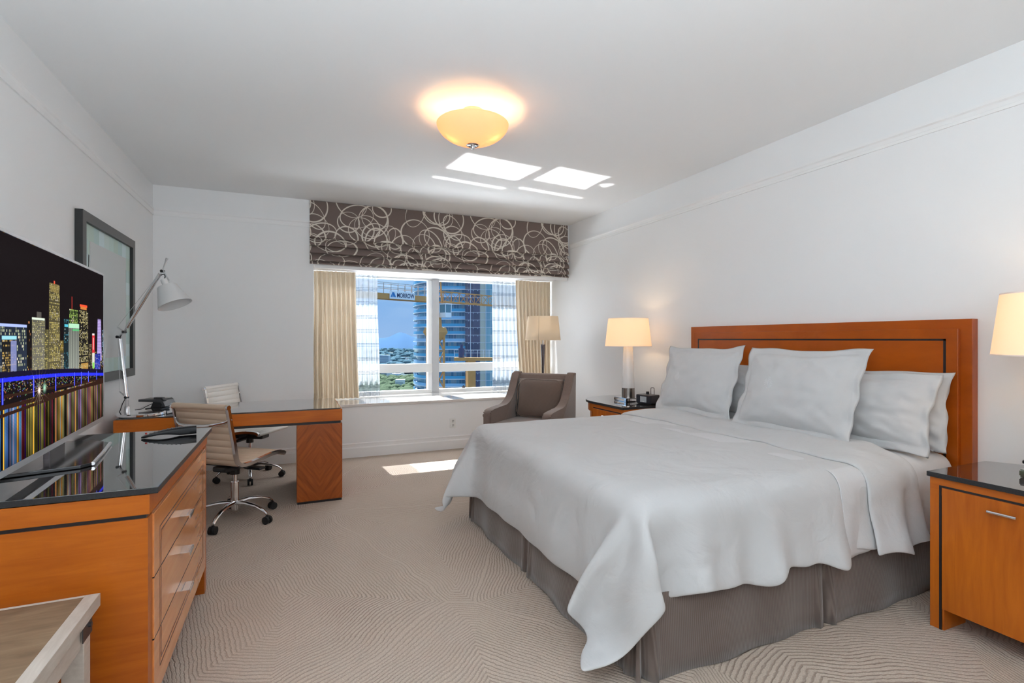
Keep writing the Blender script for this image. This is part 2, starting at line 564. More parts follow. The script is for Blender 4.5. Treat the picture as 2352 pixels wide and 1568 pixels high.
def sheer_mat():
    m, nt, p = new_mat('sheer_voile')
    N = nt.nodes.new; lk = nt.links.new
    out = nt.nodes['Material Output']
    p.inputs['Base Color'].default_value = (.88, .90, .93, 1)
    p.inputs['Roughness'].default_value = .9
    p.inputs['Specular IOR Level'].default_value = .1
    tl = N('ShaderNodeBsdfTranslucent'); tl.inputs['Color'].default_value = (.9, .93, .97, 1)
    tr = N('ShaderNodeBsdfTransparent'); tr.inputs['Color'].default_value = (.97, .98, 1, 1)
    a = N('ShaderNodeMixShader'); a.inputs[0].default_value = .6
    b = N('ShaderNodeMixShader')
    uv = N('ShaderNodeUVMap')
    sep = N('ShaderNodeSeparateXYZ')
    lk(uv.outputs[0], sep.inputs[0])

    def lines(src, period, w, offs):
        last = None
        for o_ in offs:
            f1 = N('ShaderNodeMath'); f1.operation = 'MULTIPLY_ADD'; f1.inputs[1].default_value = 1 / period; f1.inputs[2].default_value = o_
            f2 = N('ShaderNodeMath'); f2.operation = 'FRACT'
            f3 = N('ShaderNodeMath'); f3.operation = 'LESS_THAN'; f3.inputs[1].default_value = w / period
            lk(src, f1.inputs[0]); lk(f1.outputs[0], f2.inputs[0]); lk(f2.outputs[0], f3.inputs[0])
            if last is None:
                last = f3.outputs[0]
            else:
                mxx = N('ShaderNodeMath'); mxx.operation = 'MAXIMUM'
                lk(last, mxx.inputs[0]); lk(f3.outputs[0], mxx.inputs[1]); last = mxx.outputs[0]
        return last
    h = lines(sep.outputs['Y'], .17, .0055, (0, .1, .2))
    v = lines(sep.outputs['X'], .17, .004, (0, .12))
    mxx = N('ShaderNodeMath'); mxx.operation = 'MAXIMUM'
    lk(h, mxx.inputs[0]); lk(v, mxx.inputs[1])
    col = N('ShaderNodeMixRGB'); col.inputs['Color1'].default_value = (.58, .61, .65, 1); col.inputs['Color2'].default_value = (.12, .14, .17, 1)
    lk(mxx.outputs[0], col.inputs['Fac']); lk(col.outputs[0], p.inputs['Base Color']); lk(col.outputs[0], tl.inputs['Color'])
    fac = N('ShaderNodeMapRange'); fac.inputs['To Min'].default_value = .42; fac.inputs['To Max'].default_value = .25
    lk(mxx.outputs[0], fac.inputs['Value'])
    lk(p.outputs[0], a.inputs[1]); lk(tl.outputs[0], a.inputs[2])
    lk(a.outputs[0], b.inputs[1]); lk(tr.outputs[0], b.inputs[2]); lk(fac.outputs[0], b.inputs[0]); lk(b.outputs[0], out.inputs[0])
    return m


MATS['sheer'] = sheer_mat()


def glass_mat(name, tint=(.93, .97, 1.0), refl=.07):
    m, nt, p = new_mat(name)
    N = nt.nodes.new; lk = nt.links.new
    out = nt.nodes['Material Output']
    nt.nodes.remove(p)
    tr = N('ShaderNodeBsdfTransparent'); tr.inputs['Color'].default_value = (*tint, 1)
    gl = N('ShaderNodeBsdfGlossy'); gl.inputs['Roughness'].default_value = .02
    mx = N('ShaderNodeMixShader'); mx.inputs[0].default_value = refl
    lk(tr.outputs[0], mx.inputs[1]); lk(gl.outputs[0], mx.inputs[2]); lk(mx.outputs[0], out.inputs[0])
    return m


MATS['pane'] = glass_mat('window_glass', (.95, .98, 1.0), .015)
MATS['acrylic'] = glass_mat('clear_acrylic', (.85, .88, .9), .35)
MATS['pic_glass'] = glass_mat('picture_glass', (.99, 1, 1), .03)
MATS['desk_glass'] = pbr('smoked_desk_glass', (.05, .05, .05), .03, spec=.8, coat=1.0)


def glow(name, color, strength, base=(.85, .78, .65), trans=.3):
    m = drape_mat(name, base, trans)
    nt = m.node_tree
    p = nt.nodes['Principled BSDF']
    p.inputs['Emission Color'].default_value = (*color, 1)
    p.inputs['Emission Strength'].default_value = strength
    return m


MATS['shade_lit'] = glow('lit_shade', (1.0, .55, .26), .31)
MATS['bowl'] = glow('lit_glass_bowl', (1.0, .50, .25), .27, (.9, .62, .42), .4)


def image_mat(name, arr, emit=0.0, rough=.8, spec=.2):
    """arr: float array h,w,3 in linear values, drawn by this script"""
    h, w, _ = arr.shape
    im = bpy.data.images.new(name, w, h, float_buffer=True)
    px = np.ones((h, w, 4), dtype=np.float32)
    px[..., :3] = arr
    im.pixels.foreach_set(px.ravel())
    im.update()
    im.pack()
    m, nt, p = new_mat(name)
    t = nt.nodes.new('ShaderNodeTexImage'); t.image = im; t.interpolation = 'Cubic'
    im.colorspace_settings.name = 'Linear Rec.709'
    nt.links.new(t.outputs[0], p.inputs['Base Color'])
    p.inputs['Roughness'].default_value = rough
    p.inputs['Specular IOR Level'].default_value = spec
    if emit:
        p.inputs['Base Color'].default_value = (0, 0, 0, 1)
        nt.links.remove(p.inputs['Base Color'].links[0])
        nt.links.new(t.outputs[0], p.inputs['Emission Color'])
        p.inputs['Emission Strength'].default_value = emit
        em = nt.nodes.new('ShaderNodeEmission')
        em.inputs['Strength'].default_value = emit
        nt.links.new(t.outputs[0], em.inputs['Color'])
        gl = nt.nodes.new('ShaderNodeBsdfGlossy')
        gl.inputs['Roughness'].default_value = .25
        ms = nt.nodes.new('ShaderNodeMixShader')
        ms.inputs[0].default_value = .006
        nt.links.new(em.outputs[0], ms.inputs[1]); nt.links.new(gl.outputs[0], ms.inputs[2])
        nt.links.new(ms.outputs[0], nt.nodes['Material Output'].inputs[0])
    return m


# ------------------------------------------------------------------ room shell
XL, XR, YW, YB, ZC = -1.22, 3.322, 5.85, -1.5, 2.775
XJ, YG, ZS, ZH = 0.215, 6.65, 0.585, 2.095      # left jamb, glass plane, sill top, header underside
WT = 0.2

b = BM(); box(b, XL - WT, XR + WT, YB - WT, YG + .15, -.1, 0); struct('floor', b, M('carpet'))
b = BM(); box(b, XL - WT, XR + WT, YB - WT, YW, ZC, ZC + .15); struct('ceiling', b, M('ceil'))
b = BM(); box(b, XL - WT, XL, YB, YW + WT, 0, ZC); struct('wall_left', b, M('wall'))
b = BM(); box(b, XR, XR + WT, YB, YG + .15, 0, ZC); struct('wall_right', b, M('wall'))
b = BM(); box(b, XL - WT, XR + WT, YB - WT, YB, 0, ZC); struct('wall_rear', b, pbr('rear_wall_dark', (.16, .10, .07), .5))  # unseen wall, colour kept dark to cut the light bounced forward
b = BM()
box(b, XL - WT, XJ, YW, YG + .15, 0, ZC + .15)         # left of the window bay
box(b, XJ, XR + WT, YW, YG + .10, 0, ZS - .03)            # apron under the sill
box(b, XJ, XR + WT, YW, YG + .15, ZH, ZC + .15)         # header above the bay
struct('wall_window', b, M('wall'))


def rail(bm, p, q, n, z0, z1, out):
    """moulding along p->q, projecting along n"""
    prof = [(0, z0), (out * .55, z0), (out * .55, z0 + (z1 - z0) * .25), (out * .35, z0 + (z1 - z0) * .3), (out * .6, z0 + (z1 - z0) * .62), (out, z0 + (z1 - z0) * .75), (out, z1), (0, z1)]
    A = [bm.verts.new((p[0] + n[0] * a, p[1] + n[1] * a, z)) for a, z in prof]
    B = [bm.verts.new((q[0] + n[0] * a, q[1] + n[1] * a, z)) for a, z in prof]
    bm.faces.new(A[::-1]); bm.faces.new(B)
    k = len(prof)
    for i in range(k):
        bm.faces.new((A[i], A[(i + 1) % k], B[(i + 1) % k], B[i]))


b = BM(); rail(b, (XL, YB), (XL, YW), (1, 0), 2.485, 2.55, .016); struct('trim_1', b, M('trim'))
b = BM(); rail(b, (XL, YW), (XJ - .03, YW), (0, -1), 2.485, 2.55, .016); struct('trim_2', b, M('trim'))
b = BM(); rail(b, (XR, YB), (XR, YW - .05), (-1, 0), 2.462, 2.528, .022); struct('trim_3', b, M('trim'))


def baseboard(bm, p, q, n):
    prof = [(0, 0), (.018, 0), (.018, .10), (.010, .112), (.010, .138), (.014, .14), (.014, .15), (.006, .158), (0, .158)]
    A = [bm.verts.new((p[0] + n[0] * a, p[1] + n[1] * a, z)) for a, z in prof]
    B = [bm.verts.new((q[0] + n[0] * a, q[1] + n[1] * a, z)) for a, z in prof]
    bm.faces.new(A[::-1]); bm.faces.new(B)
    k = len(prof)
    for i in range(k):
        bm.faces.new((A[i], A[(i + 1) % k], B[(i + 1) % k], B[i]))


b = BM(); baseboard(b, (XL, YW), (XR, YW), (0, -1)); struct('baseboard_window', b, M('trim'))
b = BM(); baseboard(b, (XL, YB), (XL, YW), (1, 0)); struct('baseboard_left', b, M('trim'))
b = BM(); baseboard(b, (XR, YB), (XR, YW), (-1, 0)); struct('baseboard_right', b, M('trim'))

# polished sill
b = BM(); box(b, XJ + .001, XR - .001, YW - .022, YG + .02, ZS - .03, ZS, .004, 2)
tag(obj('window_sill', b, M('sill')), 'polished cream marble sill running under the wide window', 'window sill', kind='structure')

# window: frame, two upper and two lower panes
win = bpy.data.objects.new('window_1', None)
COL.objects.link(win)
win.location = ((XJ + XR) / 2, YG, ZS)
win['kind'] = 'structure'
b = BM()
FT = .11
ya, yb = YG, YG + FT
box(b, XJ, XR, ya, yb, ZS - .005, ZS + .045)             # bottom
box(b, XJ, XR, ya, yb, ZH - .022, ZH)                  # top
box(b, XJ, XJ + .05, ya, yb, ZS, ZH)
box(b, XR - .05, XR, ya, yb, ZS, ZH)
box(b, XJ, XR, ya, yb, .862, .972)                  # transom
obj('frame', b, M('winframe'), win)
b = BM()
box(b, 1.712, 1.80, ya - .012, yb, ZS, ZH)
obj('mullion', b, M('mull'), win)
b = BM()
box(b, 1.660, 1.713, ya + .02, yb, ZS, ZH)
obj('sash_post', b, M('trim'), win)
for (xa, xb) in ((XJ + .05, 1.66), (1.80, XR - .05)):
    for (za, zb_) in ((ZS + .045, .862), (.972, ZH - .022)):
        b = BM(); box(b, xa, xb, YG + .07, YG + .076, za, zb_)
        obj('pane', b, M('pane'), win)
b = BM(); box(b, 2.12, 2.16, YG - .02, YG + .004, ZS + .048, ZS + .072, .003); lathe(b, 2.14, YG - .02, [(.012, ZS + .062), (.012, ZS + .085)], 10)
obj('latch', b, M('gunmetal'), win)

# sun patches thrown up by the sill
for (x0, x1, y0, y1) in ((1.015, 1.72, 5.86, 6.27), (1.85, 2.585, 5.86, 6.27)):
    sill_bounce(x0, x1, y0, y1, 4.0)
for (x0, x1, y0, y1) in ((.95, 1.68, 6.52, 6.57), (1.81, 2.55, 6.52, 6.57)):
    sill_bounce(x0, x1, y0, y1, 4.0)

# wall socket
sk = thing('wall_socket', 'white double wall socket under the window sill', 'socket', (1.753, YW - .004, .304))
b = BM(); box(b, 1.717, 1.789, YW - .008, YW - .0005, .247, .361, .003); obj('face_plate', b, M('plate'), sk)
b = BM()
for zc in (.330, .278):
    box(b, 1.735, 1.771, YW - .0105, YW - .0075, zc - .017, zc + .017, .001, mat=0)
    for dx in (-.008, .006):
        box(b, 1.753 + dx, 1.753 + dx + .004, YW - .0112, YW - .0100, zc - .004, zc + .010, mat=1)
    box(b, 1.750, 1.756, YW - .0112, YW - .0100, zc - .014, zc - .008, mat=1)
obj('outlet', b, [M('plate'), M('black')], sk)

# ------------------------------------------------------------------ roman blind
def blind_image():
    W, Hh = 2048, 620
    rnd = random.Random(11)
    base = np.array([.180, .138, .123])
    line = np.array([.70, .65, .57])
    mask = np.zeros((Hh, W), np.float32)
    ys, xs = np.mgrid[0:Hh, 0:W].astype(np.float32)
    # repeat every 682 px (fabric width repeat), as on the seams
    rep = 1000
    ell = []
    for k in range(56):
        ell.append((rnd.uniform(0, rep), rnd.uniform(-20, Hh + 20), rnd.uniform(55, 118), rnd.uniform(55, 112), rnd.uniform(0, PI), rnd.uniform(7.0, 10.5), rnd.uniform(0, 6.28)))
    for cx, cy, a, bb, th, w, ph in ell:
        for sh in (-rep, 0, rep, 2 * rep, 3 * rep):
            cxx = cx + sh
            if cxx < -130 or cxx > W + 130:
                continue
            R = int(max(a, bb) + 12)
            i0, i1 = max(0, int(cxx - R)), min(W, int(cxx + R))
            j0, j1 = max(0, int(cy - R)), min(Hh, int(cy + R))
            if i1 <= i0 or j1 <= j0:
                continue
            X = xs[j0:j1, i0:i1] - cxx
            Y = ys[j0:j1, i0:i1] - cy
            u = X * math.cos(th) + Y * math.sin(th)
            v = -X * math.sin(th) + Y * math.cos(th)
            r = np.sqrt((u / a) ** 2 + (v / bb) ** 2) + 1e-6
            g = np.sqrt((u / a ** 2) ** 2 + (v / bb ** 2) ** 2) / r + 1e-9
            d = np.abs(r - 1) / g
            ang = np.arctan2(v, u)
            ww = w * (.75 + .35 * np.sin(ang + ph)) * .5
            mask[j0:j1, i0:i1] = np.maximum(mask[j0:j1, i0:i1], np.clip(ww + .7 - d, 0, 1))
    rng = np.random.default_rng(3)
    weave = 1 + .06 * (rng.random((Hh, W, 1)) - .5)
    img = base * (1 - mask[..., None]) + line * mask[..., None]
    return (img * weave).astype(np.float32)


MATS['blind'] = image_mat('blind_circles', blind_image(), rough=.85, spec=.1)
BX0, BX1 = .175, 3.30
bl = thing('roman_blind', 'folded roman blind with cream circles on taupe fabric above the window', 'blind', ((BX0 + BX1) / 2, YW - .03, 2.1))


def blind_mesh():
    bm = BM()
    uvl = bm.loops.layers.uv.new('UVMap')
    # front profile (z, y offset towards the room), with folds
    prof = [(2.772, .008, 0.0), (2.30, .012, .60)]
    z = 2.345
    prof = [(2.772, .012), (2.60, .014), (2.42, .030), (2.385, .044), (2.377, .044), (2.372, .006)]
    for k in range(3):
        zt = 2.372 - k * .080
        prof += [(zt - .001, .005), (zt - .012, .007), (zt - .03, .030), (zt - .060, .046), (zt - .076, .050), (zt - .081, .046), (zt - .0815, .010)]
    prof += [(2.122, .012), (2.108, .034), (2.094, .038)]
    n = 48
    cum = [0]
    for (za, ya_), (zb_, yb_) in zip(prof, prof[1:]):
        cum.append(cum[-1] + math.hypot(za - zb_, (ya_ - yb_)))
    tot = cum[-1]
    grid = []
    for i in range(n + 1):
        x = BX0 + (BX1 - BX0) * i / n
        col = []
        for j, (zz, yo) in enumerate(prof):
            wob = .004 * math.sin(i * .55 + j * .4) * (1 if j > 3 else .3)
            dz = -.006 * math.sin(PI * i / n) if j > 3 else 0
            sp = 0.0
            col.append(bm.verts.new((x, YW - .004 - yo - wob * .6, zz + dz)))
        grid.append(col)
    for i in range(n):
        for j in range(len(prof) - 1):
            f = bm.faces.new((grid[i][j], grid[i][j + 1], grid[i + 1][j + 1], grid[i + 1][j]))
            us = [(i, j), (i, j + 1), (i + 1, j + 1), (i + 1, j)]
            for lp, (a, c) in zip(f.loops, us):
                lp[uvl].uv = (a / n, 1 - cum[c] / tot * .93)
    # back and sides give it depth
    for i in range(n):
        pass
    for i in (0, n):
        x = grid[i][0].co.x
        back = [bm.verts.new((x, YW - .002, v.co.z)) for v in grid[i]]
        for j in range(len(prof) - 1):
            f = bm.faces.new((grid[i][j], grid[i][j + 1], back[j + 1], back[j]))
            for lp in f.loops:
                lp[uvl].uv = (.5, lp.vert.co.z / 3)
    return bm


bm_b = blind_mesh()
bmesh.ops.transform(bm_b, matrix=world_inv(bl), verts=bm_b.verts)
me = bpy.data.meshes.new('fabric'); bm_b.normal_update(); bm_b.to_mesh(me); bm_b.free()
ob = bpy.data.objects.new('fabric', me); me.materials.append(M('blind')); COL.objects.link(ob); ob.parent = bl
me.polygons.foreach_set('use_smooth', [True] * len(me.polygons)); me.set_sharp_from_angle(angle=math.radians(35))
for sx in (1.195, 2.37):
    b = BM(); box(b, sx - .0015, sx + .0015, YW - .0215, YW - .016, 2.44, 2.77)
    obj('seam', b, M('inlay'), bl)
b = BM(); box(b, XJ + .01, XR - .01, YW + .02, YW + .05, ZH - .035, ZH - .001)
obj('head_rail', b, M('trim'), bl)

# ------------------------------------------------------------------ curtains
def curtain(name, x0, x1, zt, zb_, y, amp, pleats, mat, label, cat, group=None, lean0=0.0, lean1=0.0, seed=1, flare=0.0):
    """pleated cloth; lean0/lean1 shift its two lower corners in x"""
    bm = BM()
    uvl = bm.loops.layers.uv.new('UVMap')
    n = pleats * 10
    m = 26
    rnd = random.Random(seed)
    ph = [rnd.uniform(-.5, .5) for _ in range(pleats + 2)]
    grid = []
    for j in range(m + 1):
        t = j / m
        z = zt + (zb_ - zt) * t
        row = []
        for i in range(n + 1):
            s = i / n
            k = s * pleats
            a = amp * (.55 + .45 * t) * (1 + .35 * ph[int(k)])
            xx = x0 + (x1 - x0) * s + (lean0 * (1 - s) + lean1 * s) * (t ** 1.5) + .010 * ph[int(k)] * math.sin(2.2 * t * PI)
            wv = math.sin(2 * PI * k + .8 * ph[int(k)] * math.sin(t * 3 + ph[int(k)] * 5))
            yy = y + a * wv + flare * t
            row.append(bm.verts.new((xx, yy, z)))
        grid.append(row)
    for j in range(m):
        for i in range(n):
            f = bm.faces.new((grid[j][i], grid[j + 1][i], grid[j + 1][i + 1], grid[j][i + 1]))
            for lp, (a_, c_) in zip(f.loops, ((j, i), (j + 1, i), (j + 1, i + 1), (j, i + 1))):
                lp[uvl].uv = (c_ / n * abs(x1 - x0) * 2.2, (zb_ - zt) * a_ / m)
    me_ = bpy.data.meshes.new(name)
    bm.normal_update(); bm.to_mesh(me_); bm.free()
    o = bpy.data.objects.new(name, me_)
    me_.materials.append(mat)
    me_.polygons.foreach_set('use_smooth', [True] * len(me_.polygons))
    COL.objects.link(o)
    return tag(o, label, cat, group)


curtain('curtain', .235, .70, ZH - .004, ZS + .012, 6.34, .032, 9, M('drape'), 'beige pleated drape hanging at the left side of the window', 'curtain', 'beige drapes at the window', lean1=.04, seed=2)
curtain('curtain', 2.78, 3.305, ZH - .004, ZS + .012, 6.34, .032, 10, M('drape'), 'beige pleated drape at the right side of the window behind the floor lamp', 'curtain', 'beige drapes at the window', lean0=.08, seed=5)
curtain('sheer_curtain', .64, .975, ZH - .004, ZS + .012, 6.46, .028, 6, M('sheer'), 'white checked sheer curtain beside the left beige drape', 'sheer curtain', 'sheer curtains at the window', lean1=.03, seed=3)
curtain('sheer_curtain', 2.49, 2.83, ZH - .004, ZS + .012, 6.46, .028, 6, M('sheer'), 'white checked sheer curtain beside the right beige drape', 'sheer curtain', 'sheer curtains at the window', lean0=.0, lean1=.06, seed=8)

# ------------------------------------------------------------------ framed picture
pf = thing('framed_picture', 'dark framed picture with pale green striped border on the left wall', 'picture', (XL + .02, 4.52, 1.0))
Y0, Y1, Z0, Z1, XF = 3.93, 5.075, 1.003, 2.098, XL + .042
b = BM(); fw = .062
for (ya_, yb_, za, zb_) in ((Y0, Y0 + fw, Z0, Z1), (Y1 - fw, Y1, Z0, Z1), (Y0 + fw, Y1 - fw, Z0, Z0 + fw), (Y0 + fw, Y1 - fw, Z1 - fw, Z1)):
    box(b, XL + .002, XF, ya_, yb_, za, zb_)
for f in b.faces:
    f.material_index = 0 if f.calc_center_median().x > XF - .001 else 1
obj('frame', b, [M('pic_frame'), M('pic_side')], pf)
# striped pale green backing sheet drawn cell by cell
rnd = random.Random(5)
cells = []
b = BM()
xb = XL + .020
i0, i1, k0, k1 = Y0 + fw, Y1 - fw, Z0 + fw, Z1 - fw
ny, nz_ = 10, 10
pal = []
for c in ((.62, .76, .72), (.55, .70, .68), (.68, .79, .76), (.58, .70, .63), (.72, .84, .86)):
    pal.append(pbr('pale_green_paper', c, .7))
for i in range(ny):
    for k in range(nz_):
        edge_tb = k in (0, 1, nz_ - 1, nz_ - 2)
        edge_s = i in (0, ny - 1)
        if not (edge_tb or edge_s):
            continue
        mi = (i * 3 + (0 if edge_tb and not edge_s else k * 2)) % 5
        box(b, xb - .004, xb, i0 + (i1 - i0) * i / ny, i0 + (i1 - i0) * (i + 1) / ny, k0 + (k1 - k0) * k / nz_, k0 + (k1 - k0) * (k + 1) / nz_, mat=mi)
obj('striped_border', b, pal, pf)
b = BM(); box(b, xb - .003, xb + .003, 4.119, 4.895, 1.165, 1.932)
obj('grey_centre', b, pbr('grey_paper', (.68, .68, .68), .6), pf)
b = BM(); box(b, xb + .008, xb + .010, i0, i1, k0, k1)
obj('glazing', b, M('pic_glass'), pf)

# ------------------------------------------------------------------ writing desk
DX0, DX1, DY0, DY1 = -1.135, .376, 4.345, 5.11
dk = thing('writing_desk', 'cherry wood writing desk with dark glass top by the window wall', 'desk', ((DX0 + DX1) / 2, 4.73, 0))
b = BM(); box(b, DX0, DX1, DY0, DY1, .642, .734, .002); obj('top_frame', b, M('wood_x'), dk)
b = BM(); box(b, DX0 + .02, DX1 - .012, DY0 + .012, DY1 - .012, .622, .642); obj('shadow_gap', b, M('inlay'), dk)
for (xa, xb_) in ((.036, DX1), (DX0, DX0 + .34)):
    b = BM(); box(b, xa, xb_, DY0, DY1, .018, .622, .002); pd = obj('pedestal', b, M('veneer'), dk)
    b = BM(); box(b, xa + .004, xb_ - .004, DY0 + .004, DY1 - .004, 0, .018); obj('plinth', b, M('inlay'), pd)
b = BM(); box(b, DX0 + .012, DX1 - .012, DY0 + .010, DY1 - .01, .734, .744, .0015); obj('glass_top', b, M('desk_glass'), dk)

# ------------------------------------------------------------------ chest of drawers
SX, SY0, SY1 = -.382, 1.900, 3.065
ds = thing('dresser', 'glossy cherry wood dresser with three drawers under the television', 'dresser', (-.8, 2.5, 0))
b = BM()
box(b, XL + .03, -.405, 1.903, 3.075, .757, .818)          # top rail block
box(b, XL + .03, -.409, 1.903, 1.955, 0, .745)            # near gable
box(b, XL + .03, -.409, 3.02, 3.075, 0, .745)            # far gable
box(b, XL + .03, -.43, 1.955, 3.02, .137, .745)            # carcass
obj('cabinet_body', b, M('wood_x'), ds)
b = BM(); box(b, XL + .035, -.415, 1.908, 3.07, .744, .758); obj('groove', b, M('inlay'), ds)
b = BM(); box(b, XL + .006, SX, SY0, SY1, .820, .840, .0015); st_ = obj('stone_top', b, [M('granite'), M('granite_edge')], ds)
for p_ in st_.data.polygons:
    if p_.normal.z < .3:
        p_.material_index = 1
ff = -.404
line_mat = pbr('routed_line', (.10, .03, .01), .5)
for (za, zb_, hz) in ((.538, .742, .606), (.340, .534, .461), (.137, .336, .313)):
    b = BM(); box(b, -.43, ff, 1.957, 3.018, za, zb_, .0015); dr = obj('drawer', b, M('wood_gloss'), ds)
    segs = [[], []]; joined = False
    for off in (0, .018):
        ya_, yb_ = 2.035 + off, 2.94 - off
        zt_, zb2 = .675 - off, .212 + off
        w_ = .0022
        lo, hi = max(za + .001, zb2), min(zb_ - .001, zt_)
        if hi > lo:
            for yy in (ya_, yb_):
                segs[0 if yy < 2.5 else 1].append((yy - w_, yy + w_, lo, hi))
        for zz in (zt_, zb2):
            if za < zz < zb_:
                segs[0].append((ya_, yb_, zz - w_, zz + w_))
                joined = True
    if joined:
        segs = [segs[0] + segs[1]]
    for sg_ in segs:
        b = BM()
        for (y0_, y1_, z0_, z1_) in sg_:
            box(b, ff - .001, ff + .0004, y0_, y1_, z0_, z1_)
        obj('routed_line', b, line_mat, dr)
    b = BM()
    box(b, ff, -.368, 2.352, 2.432, hz - .002, hz + .002, .0008)
    box(b, -.371, -.366, 2.352, 2.432, hz - .013, hz + .002, .001)
    obj('handle', b, M('chrome'), dr)
for zz in (.5345, .3365):
    b = BM(); box(b, -.412, ff, 1.9575, 3.0175, zz, zz + .003); obj('drawer_gap', b, M('inlay'), ds)

# ------------------------------------------------------------------ television
def tv_image():
    W, Hh = 1024, 576
    rng = np.random.default_rng(8)
    im = np.zeros((Hh, W, 3), np.float32)        # row 0 = bottom
    im[:] = (.010, .007, .008)
    hz = int(.38 * Hh)

    def rect(u0, u1, v0, v1, c, a=1.0):
        x0, x1, y0, y1 = int(u0 * W), int(u1 * W), int(v0 * Hh), int(v1 * Hh)
        x0 = max(0, x0); y0 = max(0, y0)
        im[y0:y1, x0:x1] = im[y0:y1, x0:x1] * (1 - a) + np.array(c) * a

    def tower(u0, u1, vtop, body, lit, dens=.5, sx=7, sy=6, base=.37, stripes=None, taper=0.0, bright=1.0):
        x0, x1, y0, y1 = int(u0 * W), int(u1 * W), int(base * Hh), int(vtop * Hh)
        for y in range(y0, y1):
            t = (y - y0) / max(1, y1 - y0)
            ins = int(taper * t * (x1 - x0) / 2)
            im[y, x0 + ins:x1 - ins] = np.array(body) * (.7 + .5 * (1 - t))
        for y in range(y0 + 2, y1 - 3, sy):
            if rng.random() < .06:
                continue
            rowb = rng.random()
            for x in range(x0 + 3, x1 - 4, sx):
                t = (y - y0) / max(1, y1 - y0)
                ins = taper * t * (x1 - x0) / 2
                if x < x0 + ins + 2 or x > x1 - ins - 5:
                    continue
                if stripes == 'v' and (x // sx) % 2:
                    continue
                if rng.random() < dens * (.5 + rowb):
                    c = np.array(lit) * rng.uniform(.35, 1.25) * bright
                    if rng.random() < .12:
                        c = np.array((.9, .8, .6)) * bright
                    im[y:y + sy - 2, x:x + sx - 3] = c
    # background low rise
    for k in range(60):
        u = rng.random()
        tower(u, u + rng.uniform(.02, .05), rng.uniform(.42, .52), (.02, .018, .015), (.55, .42, .12), .35)
    tower(-.02, .10, .62, (.06, .10, .16), (.35, .55, .75), .5, 6, 7)
    tower(.055, .215, .615, (.025, .035, .06), (.55, .60, .40), .35, 8, 8)
    rect(.05, .215, .605, .618, (.45, .55, 1.0))
    tower(.065, .150, .565, (.018, .018, .02), (.85, .55, .15), .55, 6, 6)
    rect(.065, .15, .55, .565, (.35, .75, .85))
    rect(.115, .150, .39, .545, (.28, .32, .62), .75)
    tower(.222, .248, .655, (.012, .01, .01), (.6, .25, .1), .12, 6, 8)
    tower(.25, .350, .655, (.16, .15, .12), (.62, .56, .22), .65, 6, 5)
    rect(.25, .345, .645, .656, (.8, .9, .75))
    rect(.285, .32, .656, .685, (.10, .09, .08))
    tower(.345, .378, .60, (.10, .09, .05), (.6, .5, .15), .5)
    tower(.376, .480, .845, (.10, .085, .045), (.80, .66, .20), .75, 6, 5, taper=.12)
    rect(.39, .466, .80, .845, (.32, .24, .08), .5)
    rect(.42, .432, .845, .86, (.8, .1, .05))
    tower(.478, .512, .545, (.12, .09, .03), (.85, .60, .12), .7)
    tower(.482, .565, .475, (.10, .09, .07), (.7, .62, .35), .5, 8, 6)
    tower(.512, .563, .665, (.015, .025, .03), (.10, .35, .45), .3)
    rect(.52, .555, .62, .635, (.1, .55, .7))
    tower(.566, .664, .725, (.03, .05, .02), (.45, .65, .15), .55, 7, 6)
    rect(.592, .599, .725, .80, (.45, .04, .03))
    # white striped tower with green crown
    x0, x1 = int(.562 * W), int(.672 * W)
    for x in range(x0, x1):
        s = .5 + .5 * math.cos((x - x0) * 2 * PI / 10)
        im[int(.37 * Hh):int(.62 * Hh), x] = np.array((.75, .80, .70)) * (.08 + .85 * s ** 3) * np.linspace(1.1, .65, int(.62 * Hh) - int(.37 * Hh))[:, None]
    rect(.56, .675, .615, .642, (.55, .95, .65), .85)
    rect(.60, .675, .60, .61, (.1, .6, .2), .8)
    tower(.676, .788, .735, (.018, .016, .014), (.72, .62, .28), .6, 9, 5)
    rect(.69, .765, .735, .75, (.65, .22, .05)); rect(.683, .772, .75, .765, (1.0, .10, .04))
    rect(.70, .785, .36, .40, (.75, .42, .10), .6)
    tower(.79, .84, .52, (.03, .025, .02), (.5, .4, .2), .3)
    rect(.838, .872, .36, .46, (.75, .72, .62)); rect(.838, .872, .46, .575, (.75, .04, .05)); rect(.846, .862, .48, .56, (.9, .45, .45), .7); rect(.838, .87, .575, .588, (.9, .8, .8)); rect(.842, .868, .355, .395, (.25, .75, .12))
    # violet tower
    for y in range(int(.40 * Hh), int(.69 * Hh)):
        t = (y / Hh - .40) / .29
        a, c = .905 + .01 * t, .975 - .012 * t
        im[y, int(a * W):int(c * W)] = np.array((.55, .42, .85)) * (.55 + .5 * ((y // 3) % 2)) * (1 if t < .97 else .4)
    tower(.877, .955, .45, (.02, .03, .30), (.12, .16, .9), .7, 6, 5, base=.335)
    # shoreline lights
    for k in range(900):
        x = int(rng.random() * W); y = int(rng.uniform(.29, .385) * Hh)
        c = [(.9, .55, .12), (.9, .8, .5), (.3, .8, .4), (.7, .2, .1), (.2, .2, .9)][rng.integers(5)]
        im[y:y + 2, x:x + rng.integers(2, 7)] = np.array(c) * rng.uniform(.2, .9)
    # water with vertical streaks
    hw = int(.272 * Hh)
    streak = np.zeros((W, 3), np.float32)
    x = 0
